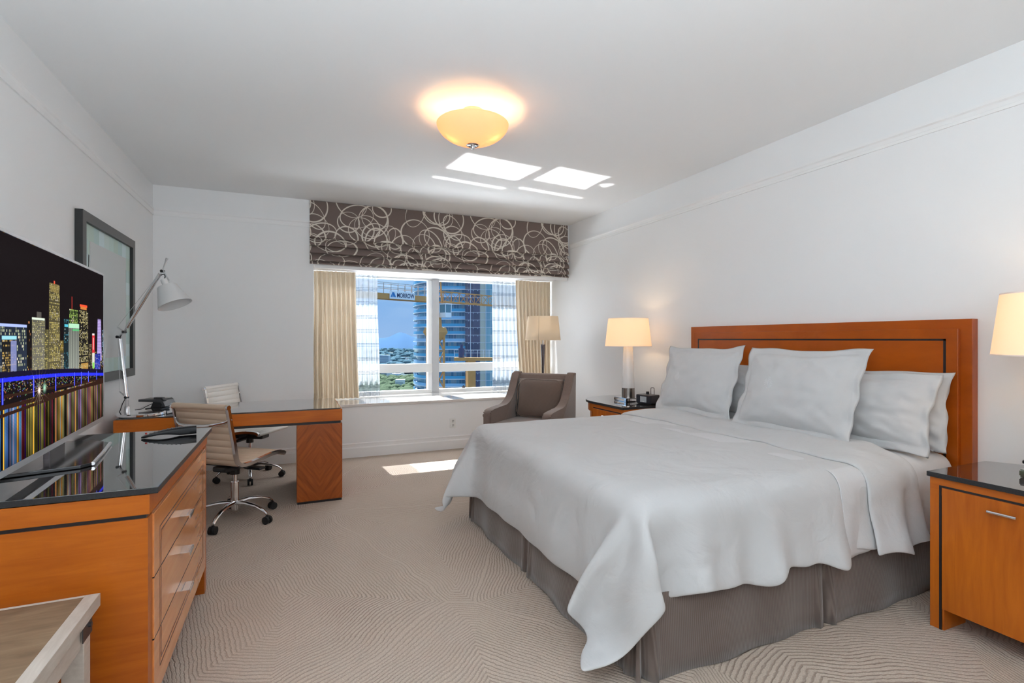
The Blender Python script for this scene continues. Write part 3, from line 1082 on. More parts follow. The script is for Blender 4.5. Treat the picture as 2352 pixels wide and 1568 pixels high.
    while x < W:
        w_ = int(rng.integers(2, 11))
        r = rng.random()
        u = x / W
        if u < .18:
            pal_ = [(.06, .14, .42), (.10, .30, .60), (.45, .40, .60), (.9, .45, .05), (.02, .03, .06)]
        elif u < .45:
            pal_ = [(.20, .19, .03), (.05, .04, .02), (.30, .03, .04), (.42, .36, .10), (.06, .02, .15), (.15, .13, .02)]
        elif u < .7:
            pal_ = [(.32, .30, .12), (.45, .42, .30), (.06, .06, .02), (.75, .32, .02), (.30, .14, .5)]
        else:
            pal_ = [(.18, .10, .05), (.5, .35, .12), (.30, .20, .45), (.05, .04, .04), (.5, .15, .12), (.15, .4, .12)]
        c = np.array(pal_[rng.integers(len(pal_))]) * rng.uniform(.12, 1.0) ** 1.3
        streak[x:x + w_] = c
        x += w_
    kern = np.array([.25, .5, .25])
    for c in range(3):
        streak[:, c] = np.convolve(streak[:, c], kern, 'same')
    for y in range(0, hw):
        t = y / hw
        jit = 1 + .25 * math.sin(y * 1.7) * (t > .5)
        im[y] = streak * (.45 + .85 * t) * jit * (.8 + .2 * np.sin(np.arange(W) * .05 + y * .06))[:, None]
    for uu, c in ((.075, (1.0, .5, .05)), (.26, (1.0, .5, .05)), (.44, (1.0, .42, .02)), (.63, (.9, .45, .05))):
        im[:hw, int(uu * W) - 3:int(uu * W) + 3] = c
    # dark embankments
    ys, xs = np.mgrid[0:Hh, 0:W] / np.array([[[Hh]], [[W]]]).reshape(2, 1, 1)
    for (va, vb_, th) in ((.262, .245, .010), (.225, .262, .008), (.31, .268, .007)):
        l = va + (vb_ - va) * xs
        im[np.abs(ys - l) < th] = (.035, .015, .010)
    # lit blue bridge
    top = .402 + (.324 - .402) * np.clip((xs - .05) / .95, 0, 1) + .012 * np.sin(xs * PI)
    d = np.abs(ys - (top - .012))
    im[d < .020] = (.01, .008, .03)
    im[np.abs(ys - (top - .026)) < .009] = (.03, .04, .95)
    for uu in (.069, .262, .438, .623, .70, .789, .90):
        x = int(uu * W)
        tp = int((.39 - .06 * uu) * Hh)
        im[int((.275) * Hh):tp, x - 5:x + 5] = (.02, .03, .85)
        im[int((.275) * Hh):tp, x - 1:x + 2] = (.25, .3, 1.0)
    # starburst lamp
    cx, cy = int(.303 * W), int(.297 * Hh)
    yy, xx = np.mgrid[0:Hh, 0:W]
    dx, dy = (xx - cx).astype(np.float32), (yy - cy).astype(np.float32)
    rr = np.sqrt(dx ** 2 + dy ** 2) + 1
    ray = np.exp(-np.abs(np.sin(np.arctan2(dy, dx) * 8)) * rr * .35) * np.exp(-rr / 22) * 1.6 + np.exp(-(rr / 7) ** 2) * 2
    im += ray[..., None] * np.array((1.0, .75, .6))
    ray = np.exp(-((xx - cx - 42) ** 2 + (yy - cy - 4) ** 2) / 90.) * .8
    im += ray[..., None] * np.array((.5, 1.0, .7))
    return np.clip(im, 0, 1.2)


tv_ang = math.atan2(.0715, .9974)
tv = thing('television', 'wide flat television showing a city skyline at night', 'television', (-.866 + .0715 * .64, 3.166 - .9974 * .64, .84), tv_ang)
# local: +y along the screen away from camera, +x out of the screen
TH, TB = 1.619 - .84, .899 - .84


def tv_local(name, bm, m, parent=tv, **k):
    return obj(name, bm, m, parent, world=False, **k)


b = BM(); box(b, -.045, -.004, -.645, .645, TB - .006, TH + .006, .003)
housing = tv_local('housing', b, M('tvframe'))
b = BM()
for (a0, a1, c0, c1) in ((-.645, .645, TB - .006, TB + .014), (-.645, .645, TH - .004, TH + .006), (-.645, -.641, TB, TH), (.637, .645, TB, TH)):
    box(b, -.004, .002, a0, a1, c0, c1)
tv_local('bezel', b, M('tvframe'))
bm = BM()
uvl = bm.loops.layers.uv.new('UVMap')
q = [bm.verts.new(p) for p in ((-.0005, -.641, TB + .014), (-.0005, .637, TB + .014), (-.0005, .637, TH - .004), (-.0005, -.641, TH - .004))]
f = bm.faces.new(q)
for lp, u in zip(f.loops, ((0, 0), (1, 0), (1, 1), (0, 1))):
    lp[uvl].uv = u
q2 = [bm.verts.new(v.co + Vector((-.003, 0, 0))) for v in q]
bm.faces.new(q2[::-1])
for k in range(4):
    bm.faces.new((q[k], q2[k], q2[(k + 1) % 4], q[(k + 1) % 4]))
me = bpy.data.meshes.new('screen'); bm.to_mesh(me); bm.free()
me.materials.append(image_mat('screen_picture', tv_image(), emit=.64, rough=.35, spec=.04))
o = bpy.data.objects.new('screen', me); COL.objects.link(o); o.parent = tv
b = BM(); box(b, -.035, -.015, -.09, .09, .010, TB + .03, .003); tv_local('neck', b, M('gunmetal'))
b = BM()
prism(b, [(-.14, -.34), (.115, -.27), (.142, -.235), (.110, .19), (.02, .30), (-.14, .30)], 'z', .0015, .013, .002)
for f in b.faces:
    f.material_index = 0
tv_local('foot_plate', b, pbr('foot_black', (.05, .05, .052), .12, metal=.6))
b = BM(); tube(b, [(.143, -.238, .009), (.130, -.02, .009), (.112, .19, .009)], .0065, 8); tv_local('chrome_edge', b, M('chrome'))

# ------------------------------------------------------------------ remote control / arched handset on the dresser
rc = thing('remote_control', 'black arched remote control lying on the black stone top of the dresser', 'remote control', (-.53, 2.86, .841), math.radians(10))
b = BM()
n = 22
secs = []
for i in range(n + 1):
    t = i / n
    x = -.108 + .216 * t
    top = .010 + .030 * math.sin(min(1, t * 1.25) * PI * .5)
    bot = 0.0015 + .009 * max(0, math.sin(PI * min(1, max(0, (t - .06) / .62)))) if .06 < t < .68 else .0015
    if t < .04:
        top = .008
    hw = .020 + .006 * math.sin(PI * t)
    if i == 0:
        hw = .012
    ring = []
    for k in range(12):
        a = 2 * PI * k / 12
        ca, sa = math.cos(a), math.sin(a)
        ex = abs(ca) ** .6 * (1 if ca > 0 else -1)
        ez = abs(sa) ** .6 * (1 if sa > 0 else -1)
        ring.append(b.verts.new((x, ex * hw, (top + bot) / 2 + ez * (top - bot) / 2)))
    secs.append(ring)
for r0, r1 in zip(secs, secs[1:]):
    for k in range(12):
        b.faces.new((r0[k], r0[(k + 1) % 12], r1[(k + 1) % 12], r1[k]))
b.faces.new(secs[0][::-1]); b.faces.new(secs[-1])
obj('body', b, M('black_gloss'), rc, world=False, smooth=True)
b = BM()
for i in range(8):
    for k in (-1, 0, 1):
        x = -.075 + i * .017
        t = (x + .108) / .216
        zt_ = .010 + .030 * math.sin(min(1, t * 1.25) * PI * .5)
        lathe(b, x, k * .009, [(.0034, zt_ - .002), (.0034, zt_ + .0018)], 8)
obj('keypad', b, pbr('keys', (.12, .12, .125), .4), rc, world=False)
b = BM(); lathe(b, -.090, 0, [(.004, .018), (.004, .0245)], 8); obj('power_button', b, pbr('red_button', (.5, .03, .02), .4), rc, world=False)

# ------------------------------------------------------------------ desk lamp (balanced arm)
ZD = .7445
dl = thing('desk_lamp', 'polished balanced arm desk lamp with white fabric shade on the desk', 'desk lamp', (-1.03, 4.62, ZD))
RV = Vector((math.cos(YAW), -math.sin(YAW), 0))      # the arms lie in one upright plane


def LP(r_, z, dep=0.0):
    base_ = Vector((-1.016, 4.509, 0))
    r_ *= .974
    z = 0 if z == 0 else 1.3 + (z - 1.3) * .974
    return base_ + RV * r_ + Vector((math.sin(YAW), math.cos(YAW), 0)) * dep + Vector((0, 0, z))


b = BM(); cc = LP(.005, 0)
lathe(b, cc.x, cc.y, [(.148, ZD), (.152, ZD + .004), (.152, ZD + .016), (.146, ZD + .022), (.05, ZD + .024)], 48)
obj('base', b, M('chrome'), dl, smooth=True)
b = BM(); s0 = LP(-.10, 0)
lathe(b, s0.x, s0.y, [(.020, ZD + .022), (.016, ZD + .06), (.011, ZD + .065), (.010, ZD + .11)], 20)
obj('socket', b, M('brushed'), dl, smooth=True)
e0 = LP(-.105, .885); e1 = LP(-.165, 1.315); k1 = LP(-.150, 1.33); k2 = LP(-.108, 1.362); t0 = LP(.150, 1.79); t1 = LP(.170, 1.812)
s1 = LP(-.10, ZD + .10)
b = BM(); tube(b, [s1, LP(-.103, .87)], .0065, 10); tube(b, [LP(-.104, .86), LP(-.135, .87 + .02)], .006, 8); obj('stem', b, M('brushed'), dl, smooth=True)
b = BM(); tube(b, [LP(-.104, .865), LP(-.155, 1.30)], .0135, 14); obj('lower_arm', b, M('chrome'), dl, smooth=True)
b = BM(); tube(b, [LP(-.10, 1.385), t0], .0125, 14); obj('upper_arm', b, M('chrome'), dl, smooth=True)
b = BM()
fdir = Vector((math.sin(YAW), math.cos(YAW), 0))
for c in (LP(-.166, 1.315), LP(-.120, 1.352), LP(.166, 1.808), LP(-.103, .862)):
    b = BM(); tube(b, [c - fdir * .014, c + fdir * .014], .010, 12)
    obj('joint', b, M('black'), dl, smooth=True)
b = BM(); tube(b, [LP(-.166, 1.315), LP(-.120, 1.352), LP(-.098, 1.39)], .006, 8); tube(b, [LP(-.120, 1.352), LP(-.172, 1.39)], .0045, 8)
obj('bracket', b, M('brushed'), dl, smooth=True)
b = BM(); tube(b, [LP(-.103, .862), LP(-.155, .905)], .0045, 8)
obj('bracket', b, M('brushed'), dl, smooth=True)
b = BM(); tube(b, [LP(-.172, 1.39), LP(.15, 1.80)], .0013, 5); obj('tension_cable', b, M('brushed'), dl); b = BM(); tube(b, [LP(-.155, .905), LP(-.165, 1.31)], .0013, 5); obj('tension_cable', b, M('brushed'), dl)
b = BM(); tube(b, [LP(.160, 1.79), LP(.185, 1.86), LP(.202, 1.905)], [.004, .0055, .0095], 10); tube(b, [LP(.170, 1.815), LP(.215, 1.74)], .0045, 8); tube(b, [t0, LP(.168, 1.81)], .006, 8)
obj('tail_handle', b, M('brushed'), dl, smooth=True)
b = BM()
pts = smooth_curve([LP(.150, 1.775), LP(.176, 1.785), LP(.186, 1.765), LP(.172, 1.735)], 6); tube(b, pts, .0035, 8); obj('lamp_cord', b, M('black'), dl, smooth=True); b = BM()
pts = smooth_curve([LP(-.092, 1.405), LP(-.112, 1.36), LP(-.142, 1.33), LP(-.152, 1.30)], 6); tube(b, pts, .0035, 8); obj('lamp_cord', b, M('black'), dl, smooth=True); b = BM()
pts = smooth_curve([LP(-.108, .86), LP(-.135, .81), LP(-.150, .765), LP(-.165, .735)], 6); tube(b, pts, .003, 8)
obj('lamp_cord', b, M('black'), dl, smooth=True)
# shade: tilted truncated cone
ax_top = LP(.199, 1.695); ax_bot = LP(.262, 1.555)
axv = (ax_bot - ax_top).normalized()
side = fdir
up = side.cross(axv).normalized()
b = BM()
rings = []
for (c, r) in ((ax_top, .063), (ax_bot, .112), (ax_bot, .109), (ax_top, .060)):
    rings.append([b.verts.new(c + (side * math.cos(2 * PI * k / 40) + up * math.sin(2 * PI * k / 40)) * r) for k in range(40)])
for i in range(3):
    for k in range(40):
        b.faces.new((rings[i][k], rings[i][(k + 1) % 40], rings[i + 1][(k + 1) % 40], rings[i + 1][k]))
b.faces.new([v for v in rings[0]])
obj('lamp_shade', b, M('shade_white'), dl, smooth=True, angle=50)
b = BM(); tube(b, [LP(.178, 1.745), LP(.200, 1.696)], .024, 20); obj('bulb_holder', b, M('porcelain'), dl, smooth=True)

# ------------------------------------------------------------------ desk telephone
ph = thing('desk_telephone', 'black desk telephone on the glass desk top behind the lamp', 'telephone', (-.96, 4.80, ZD), math.radians(-24))
ph.scale = (.74, .74, .74)
b = BM()
box(b, -.10, .07, -.07, .07, 0.0005, .022, .006)
obj('foot', b, M('black'), ph, world=False)
b = BM()
prism(b, [(-.06, .015), (.05, .015), (.065, .075), (-.03, .085)], 'y', -.05, .05, .004)
obj('stand', b, M('black'), ph, world=False)
b = BM()
# body slab tilted: rises to the left, front face to the right
vv = [(-.155, .092), (.075, .092), (.118, .035), (.130, .045), (.098, .104), (.080, .120), (-.155, .116)]
prism(b, vv, 'y', -.09, .09, .004)
obj('console', b, pbr('phone_grey', (.045, .045, .048), .35), ph, world=False)
b = BM()
prism(b, [(.004, .116), (.082, .118), (.105, .098), (.112, .106), (.088, .138), (.004, .138)], 'y', -.088, -.035, .006)
obj('handset', b, M('black'), ph, world=False, smooth=True)
b = BM(); tube(b, smooth_curve([(-.02, -.075, .07), (-.07, -.085, .045), (-.13, -.08, .015), (-.21, -.06, .004)], 6), .0035, 8)
obj('cord', b, M('black'), ph, world=False, smooth=True)

# ------------------------------------------------------------------ office chairs
def make_chair(label, leather, loc, azimuth, rot_base=0.0):
    """azimuth: direction the seat faces, clockwise from +y, degrees"""
    t = thing('office_chair', label, 'chair', loc, -math.radians(azimuth), 'cream office chairs at the desk')
    prof = [(.235, .445), (.20, .462), (.10, .466), (0, .455), (-.10, .445), (-.165, .447), (-.205, .475), (-.222, .53), (-.238, .62), (-.258, .71), (-.280, .82), (-.290, .850)]
    P3 = smooth_curve([(0, y, z) for y, z in prof], 7)
    # cumulative length
    cum = [0]
    for a, c in zip(P3, P3[1:]):
        cum.append(cum[-1] + (c - a).length)

    def pad(lo, hi, name):
        bm = BM()
        rows = []
        L_ = cum[-1]
        N_ = 150
        for i in range(N_ + 1):
            s = lo + (hi - lo) * i / N_
            k = max(j for j in range(len(cum)) if cum[j] <= s + 1e-9)
            k = min(k, len(P3) - 2)
            f_ = (s - cum[k]) / max(1e-6, cum[k + 1] - cum[k])
            p = P3[k].lerp(P3[k + 1], f_)
            tg = (P3[k + 1] - P3[k]).normalized()
            nrm = Vector((0, -tg.z, tg.y))       # one side of the sheet
            rib = abs(math.sin(PI * s / .047)) ** .55
            th = .006 + .007 * rib
            if i in (0, N_):
                th = .004
            rows.append((p, nrm, th))
        vt = []
        W_ = .218
        for (p, nrm, th) in rows:
            r = []
            for x in (-W_, -W_ * .97, 0, W_ * .97, W_):
                tt = th if abs(x) < W_ * .99 else th * .55
                r.append((bm.verts.new(p + nrm * tt + Vector((x, 0, 0))), bm.verts.new(p - nrm * tt + Vector((x, 0, 0)))))
            vt.append(r)
        for r0, r1 in zip(vt, vt[1:]):
            for c in range(4):
                bm.faces.new((r0[c][0], r0[c + 1][0], r1[c + 1][0], r1[c][0]))
                bm.faces.new((r0[c][1], r1[c][1], r1[c + 1][1], r0[c + 1][1]))
            bm.faces.new((r0[0][0], r1[0][0], r1[0][1], r0[0][1]))
            bm.faces.new((r0[4][0], r0[4][1], r1[4][1], r1[4][0]))
        for r in (vt[0], vt[-1]):
            for c in range(4):
                bm.faces.new((r[c][0], r[c][1], r[c + 1][1], r[c + 1][0]))
        return obj(name, bm, leather, t, world=False, smooth=True, angle=60)
    split = .47
    pad(0.0, split, 'seat')
    pad(split + .001, cum[-1], 'backrest')
    # rolled top edge
    top = P3[-1]
    b_ = BM(); tube(b_, [top + Vector((-.225, 0, 0)), top + Vector((.225, 0, 0))], .020, 14); obj('top_roll', b_, leather, t, world=False, smooth=True)
    b_ = BM(); fr = P3[0]; tube(b_, [fr + Vector((-.225, 0, 0)), fr + Vector((.225, 0, 0))], .015, 12); obj('front_roll', b_, leather, t, world=False, smooth=True)
    for sx in (-1, 1):
        b_ = BM()
        rr = []
        for k, p in enumerate(P3):
            tg = (P3[min(k + 1, len(P3) - 1)] - P3[max(k - 1, 0)]).normalized()
            nrm = Vector((0, -tg.z, tg.y))
            x0_, x1_ = sx * .222, sx * .240
            rr.append([b_.verts.new(Vector((x, 0, 0)) + p + nrm * s_) for x, s_ in ((x0_, .015), (x1_, .011), (x1_, -.011), (x0_, -.015))])
        for a, c in zip(rr, rr[1:]):
            for k in range(4):
                b_.faces.new((a[k], a[(k + 1) % 4], c[(k + 1) % 4], c[k]))
        b_.faces.new(rr[0]); b_.faces.new(rr[-1][::-1])
        obj('side_frame', b_, M('chrome'), t, world=False, smooth=True)
        b_ = BM(); tube(b_, [top + Vector((sx * .224, 0, 0)), top + Vector((sx * .243, 0, 0))], .016, 16); obj('end_cap', b_, M('chrome'), t, world=False, smooth=True)
    # stretcher strap behind the back
    b_ = BM()
    pts_ = smooth_curve([(-.235, -.262, .775), (-.20, -.285, .750), (-.12, -.335, .735), (0, -.350, .732), (.12, -.335, .735), (.20, -.285, .750), (.235, -.262, .775)], 5)
    tube(b_, pts_, .0115, 10)
    obj('back_brace', b_, M('chrome'), t, world=False, smooth=True)
    # mechanism
    b_ = BM()
    box(b_, -.19, .19, -.10, .02, .405, .428, .006)
    box(b_, -.06, .06, -.14, .16, .372, .410, .012)
    box(b_, .10, .235, -.02, .04, .375, .392, .006)
    tube(b_, [(0, 0, .33), (0, 0, .385)], .032, 16)
    bar(b_, (-.19, -.04, .415), (-.225, -.15, .452), .03, .012)
    bar(b_, (.19, -.04, .415), (.225, -.15, .452), .03, .012)
    obj('tilt_mechanism', b_, M('black'), t, world=False)
    b_ = BM(); tube(b_, [(0, 0, .26), (0, 0, .335)], .0145, 16); tube(b_, [(0, 0, .075), (0, 0, .275)], .026, 20)
    obj('gas_column', b_, M('chrome'), t, world=False, smooth=True)
    arm0 = None
    for k in range(5):
        a = rot_base + 2 * PI * k / 5
        ca, sa = math.cos(a), math.sin(a)
        b_ = BM()
        sec = [(.02, .125, .020, .018), (.10, .128, .017, .014), (.19, .115, .014, .011), (.255, .090, .013, .010), (.283, .066, .012, .010)]
        rings_ = []
        for (r, z, w_, h_) in sec:
            rings_.append([b_.verts.new((ca * r + (-sa) * w_ * math.cos(q_), sa * r + ca * w_ * math.cos(q_), z + h_ * math.sin(q_))) for q_ in [2 * PI * j / 10 for j in range(10)]])
        for r0, r1 in zip(rings_, rings_[1:]):
            for j in range(10):
                b_.faces.new((r0[j], r0[(j + 1) % 10], r1[(j + 1) % 10], r1[j]))
        b_.faces.new(rings_[0][::-1]); b_.faces.new(rings_[-1])
        arm = obj('base_arm', b_, M('chrome'), t, world=False, smooth=True)
        b_ = BM()
        cx_, cy_ = ca * .283, sa * .283
        px_, py_ = -sa, ca
        for s_ in (-1, 1):
            c0 = Vector((cx_ + px_ * .006 * s_, cy_ + py_ * .006 * s_, .0275))
            c1 = Vector((cx_ + px_ * .022 * s_, cy_ + py_ * .022 * s_, .0275))
            tube(b_, [c0, c1], .027, 18)
        tube(b_, [(cx_, cy_, .045), (cx_, cy_, .062)], .009, 8)
        box(b_, cx_ - .012, cx_ + .012, cy_ - .012, cy_ + .012, .035, .056, .004)
        obj('caster', b_, M('rubber'), arm, world=False, smooth=True)
    return t


make_chair('beige ribbed leather office chair with its back to the room, in front of the desk', M('leather'), (-.375, 4.17, 0), 40, 0)
make_chair('pale leather office chair on the far side of the desk by the window wall', M('leather_w'), (-.36, 5.38, 0), 120, .6)

# ------------------------------------------------------------------ luggage rack / bench, bottom left
lg = thing('wooden_bench', 'pale limed wood side table with dark metal corner bracket beside the dresser', 'side table', (-.8, 1.45, 0))
GX, GY, GZ = -.512, 1.845, .560
b = BM(); box(b, XL + .05, GX - .035, .95, GY - .012, GZ - .032, GZ, .001); obj('top_boards', b, M('wood_rack'), lg)
b = BM(); box(b, GX - .035, GX, .95, GY, GZ - .036, GZ + .0005, .001); obj('edge_rail', b, M('wood_white'), lg)
b = BM(); box(b, XL + .05, GX - .035, GY - .012, GY, GZ - .036, GZ + .0003, .001); obj('end_rail', b, M('wood_white'), lg)
for (xa, ya_) in ((GX - .062, GY - .09), (GX - .062, .98), (XL + .06, GY - .09), (XL + .06, .98)):
    b = BM(); box(b, xa, xa + .05, ya_, ya_ + .05, 0, GZ - .036, .002); obj('leg', b, M('wood_white'), lg)
b = BM(); box(b, GX - .05, GX - .018, 1.03, GY - .09, GZ - .11, GZ - .036, .002); obj('apron', b, M('wood_white'), lg)
b = BM(); box(b, GX - .013, GX - .0105, GY - .100, GY - .030, GZ - .092, GZ - .036, .0008); box(b, GX - .06, GX - .012, GY - .033, GY - .0305, GZ - .092, GZ - .036)
tube(b, [(GX - .012, GY - .055, GZ - .062), (GX - .004, GY - .055, GZ - .062)], .007, 10)
obj('corner_bracket', b, pbr('iron_bracket', (.10, .10, .11), .45, metal=.7), lg)

# ------------------------------------------------------------------ bed
BX0_, BX1_, BY0, BY1 = 1.20, 3.235, 1.585, 3.535
bed = thing('bed', 'king size bed with white bedding and brown corduroy valance', 'bed', (2.2, 2.56, 0))
# box spring, hidden core
b = BM(); box(b, BX0_ + .03, BX1_, BY0 + .03, BY1 - .03, .06, .335, .02); obj('box_spring', b, pbr('ticking', (.35, .30, .27), .9), bed)
for x in (BX0_ + .15, BX1_ - .15):
    for y in (BY0 + .15, BY1 - .15):
        b = BM(); box(b, x - .03, x + .03, y - .03, y + .03, 0, .06)
        obj('foot', b, M('black'), bed)


# valance with kick pleats
def valance():
    bm = BM()
    path = []

    def seg(p, q, n, pleats):
        p = Vector((*p, 0)); q = Vector((*q, 0)); n = Vector((*n, 0))
        L_ = (q - p).length
        d = (q - p) / L_
        s = 0
        step = .015
        k = int(L_ / step)
        for i in range(k + 1):
            s = L_ * i / k
            off = .006 * math.sin(s * 7 + p.y * 3) + .004 * math.sin(s * 19)
            crease = 0
            for c in pleats:
                dd = s - c
                if -.055 < dd < .055:
                    off += -.035 * max(0, 1 - abs(dd) / .018) + .010 * math.exp(-((abs(dd) - .045) / .02) ** 2)
            path.append((p + d * s, n, off))
    c0 = (BX0_ - .004, BY1 + .004); c1 = (BX0_ - .004, BY0 - .004)
    seg((BX1_, BY1 + .004), c0, (0, 1), [1.0])
    seg(c0, c1, (-1, 0), [.03, .97, 1.93])
    seg(c1, (BX1_, BY0 - .004), (0, -1), [.03, 1.03])
    zs = [.325, .26, .19, .12, .06, .004]
    cols = []
    for (p, n, off) in path:
        col = []
        for z in zs:
            t = (.325 - z) / .325
            q = p + n * (.002 + off * (t ** .8) * 1.6 + .012 * t)
            col.append(bm.verts.new((q.x, q.y, z + .004 * math.sin(p.x * 9 + p.y * 7) * t)))
        cols.append(col)
    for a, c in zip(cols, cols[1:]):
        for k in range(len(zs) - 1):
            bm.faces.new((a[k], a[k + 1], c[k + 1], c[k]))
    return bm


vo_ = obj('valance', valance(), M('skirt'), bed, smooth=True, angle=70)
md = vo_.modifiers.new('thick', 'SOLIDIFY'); md.thickness = .004; md.offset = -1

# mattress with fitted sheet
b = BM(); box(b, BX0_ + .01, BX1_, BY0 + .005, BY1 - .005, .335, .665, .055, 6)
mt = obj('mattress', b, M('linen2'), bed, smooth=True, angle=60)
# flat sheet over the head end, hanging at both sides
def sheet():
    bm = BM()
    xs = [2.32 + (3.215 - 2.32) * i / 34 for i in range(35)]
    prof = [(1.552, .305), (1.553, .36), (1.556, .43), (1.560, .50), (1.564, .57), (1.575, .63), (1.60, .668), (1.64, .682), (1.8, .686), (2.1, .689), (2.4, .690), (2.7, .690), (3.0, .689), (3.3, .686), (3.48, .682), (3.52, .668), (3.548, .63), (3.556, .57), (3.562, .50), (3.566, .43), (3.568, .36), (3.568, .305)]
    g = []
    for i, x in enumerate(xs):
        col = []
        for j, (y, z) in enumerate(prof):
            hang = max(0, (.66 - z) / .35)
            sgn = -1 if y < 2.5 else 1
            y2 = y + sgn * hang * (.008 * math.sin(x * 16 + z * 4) + .006 * math.sin(x * 37 - z * 9))
            z2 = z + (.012 * math.sin(x * 5) if j in (0, len(prof) - 1) else 0) + .003 * noise.noise(Vector((x * 9, y * 9, 1)))
            col.append(bm.verts.new((x, y2, z2)))
        g.append(col)
    for a, c in zip(g, g[1:]):
        for k in range(len(prof) - 1):
            bm.faces.new((a[k], a[k + 1], c[k + 1], c[k]))
    return bm


sh = obj('flat_sheet', sheet(), M('linen2'), bed, smooth=True, angle=None)
md = sh.modifiers.new('sub', 'SUBSURF'); md.levels = 1; md.render_levels = 2
md = sh.modifiers.new('thick', 'SOLIDIFY'); md.thickness = .003; md.offset = 1


# duvet: cloth dropped on the mattress, then kept as a plain mesh
def drape_duvet():
    bm = BM(); box(bm, BX0_ + .02, BX1_, BY0 + .02, BY1 - .02, .25, .652, .06, 4)
    me_ = bpy.data.meshes.new('tmp'); bm.to_mesh(me_); bm.free(); c1 = bpy.data.objects.new('tmp_a', me_); COL.objects.link(c1)
    bm = BM(); box(bm, BX0_ - .02, BX1_, BY0 - .02, BY1 + .02, 0, .33)
    me_ = bpy.data.meshes.new('tmp'); bm.to_mesh(me_); bm.free(); c2 = bpy.data.objects.new('tmp_b', me_); COL.objects.link(c2)
    bm = BM(); box(bm, -1, 4, 0, 5, -.1, .045)
    me_ = bpy.data.meshes.new('tmp'); bm.to_mesh(me_); bm.free(); c3 = bpy.data.objects.new('tmp_c', me_); COL.objects.link(c3)
    for c in (c1, c2, c3):
        c.modifiers.new('c', 'COLLISION'); c.collision.thickness_outer = .012; c.collision.cloth_friction = 25
    NX, NY = 54, 64
    x0, x1, y0, y1 = BX0_ - .42, 2.86, BY0 - .33, BY1 + .33
    vs_ = []
    for j in range(NY + 1):
        for i in range(NX + 1):
            u, v = i / NX, j / NY
            x = x0 + (x1 - x0) * u; y = y0 + (y1 - y0) * v
            # the two foot corners of the cover reach further out
            wn_ = max(0, 1 - u * 4.0) ** 1.2 * max(0, 1 - v * 4.5) ** 1.2
            x -= .15 * wn_; y -= .15 * wn_
            wf = max(0, 1 - u * 4.0) ** 1.2 * max(0, 1 - (1 - v) * 4.5) ** 1.2
            x -= .14 * wf; y += .02 * wf
            vs_.append((x, y, .705 + .006 * math.sin(x * 9 + y * 4) + .005 * math.sin(y * 13 - x * 3)))
    fs_ = [(j * (NX + 1) + i, j * (NX + 1) + i + 1, (j + 1) * (NX + 1) + i + 1, (j + 1) * (NX + 1) + i) for j in range(NY) for i in range(NX)]
    me_ = bpy.data.meshes.new('tmp_cloth'); me_.from_pydata(vs_, [], fs_)
    o_ = bpy.data.objects.new('tmp_cloth', me_); COL.objects.link(o_)
    vg = o_.vertex_groups.new(name='pin')
    vg.add([j * (NX + 1) + i for j in range(NY + 1) for i in range(NX - 3, NX + 1) if 1.75 < y0 + (y1 - y0) * j / NY < 3.4], 1.0, 'REPLACE')
    md_ = o_.modifiers.new('cloth', 'CLOTH'); s = md_.settings
    s.quality = 7; s.mass = .35; s.tension_stiffness = 30; s.compression_stiffness = 30; s.shear_stiffness = 8; s.bending_stiffness = 3.0
    s.air_damping = 2; s.vertex_group_mass = 'pin'
    cs = md_.collision_settings
    cs.distance_min = .012; cs.use_self_collision = True; cs.self_distance_min = .012; cs.collision_quality = 3
    FR = 42
    md_.point_cache.frame_start = 1; md_.point_cache.frame_end = FR
    for f_ in range(1, FR + 1):
        scene.frame_set(f_)
    dg = bpy.context.evaluated_depsgraph_get()
    ev = o_.evaluated_get(dg)
    m2 = ev.to_mesh()
    co = np.empty(len(m2.vertices) * 3); m2.vertices.foreach_get('co', co)
    co = co.reshape(NY + 1, NX + 1, 3).copy()
    ev.to_mesh_clear()
    scene.frame_set(1)
    for c in (o_, c1, c2, c3):
        d_ = c.data
        bpy.data.objects.remove(c, do_unlink=True)
        bpy.data.meshes.remove(d_)
    return co


DUV = drape_duvet()


def settle(cv):
    """spread the two foot corners outwards and give the near hem its soft scallops"""
    ny, nx = cv.shape[0] - 1, cv.shape[1] - 1
    out = cv.copy()
    for (jc, target) in ((0, (0.965, 1.61, .095)), (ny, (.900, 3.47, .14))):
        d_ = np.array(target) - cv[jc, 0]
        for j in range(ny + 1):
            for i in range(nx + 1):
                a = i / 15.0
                c = abs(j - jc) / 14.0
                w = math.exp(-(a * a + c * c) * 2.6)
                hang = min(1, max(0, (.66 - cv[j, i, 2]) / .30))
                out[j, i] += d_ * w * (.15 + .85 * hang) if not (i == 0 and j == jc) else d_
    for j in range(ny + 1):
        for i in range(nx + 1):
            hang = min(1, max(0, (.62 - cv[j, i, 2]) / .30))
            x = cv[j, i, 0]
            if j < 16 and i > 9:
                f = min(1, (i - 9) / 9)
                out[j, i, 1] -= hang * f * (.024 * math.sin(x * 17 + 1.1) + .016 * math.sin(x * 31 + .5) + .018)
                out[j, i, 2] += hang * f * (.020 * math.sin(x * 13.0 + .7) + .012 * math.sin(x * 27) - .010)
            if i < 14 and 8 < j < ny - 8:
                y = cv[j, i, 1]
                out[j, i, 0] -= hang * (.006 * math.sin(y * 9) + .005 * math.sin(y * 21))
    return out


DUV = settle(DUV)
NYd, NXd = DUV.shape[0] - 1, DUV.shape[1] - 1
b = BM()
g = [[b.verts.new(DUV[j, i]) for i in range(NXd + 1)] for j in range(NYd + 1)]
for j in range(NYd):
    for i in range(NXd):
        b.faces.new((g[j][i], g[j][i + 1], g[j + 1][i + 1], g[j + 1][i]))
b.normal_update()
NRM = np.array([[list(g[j][i].normal) for i in range(NXd + 1)] for j in range(NYd + 1)])
if NRM[NYd // 2, NXd // 2, 2] < 0:
    NRM = -NRM
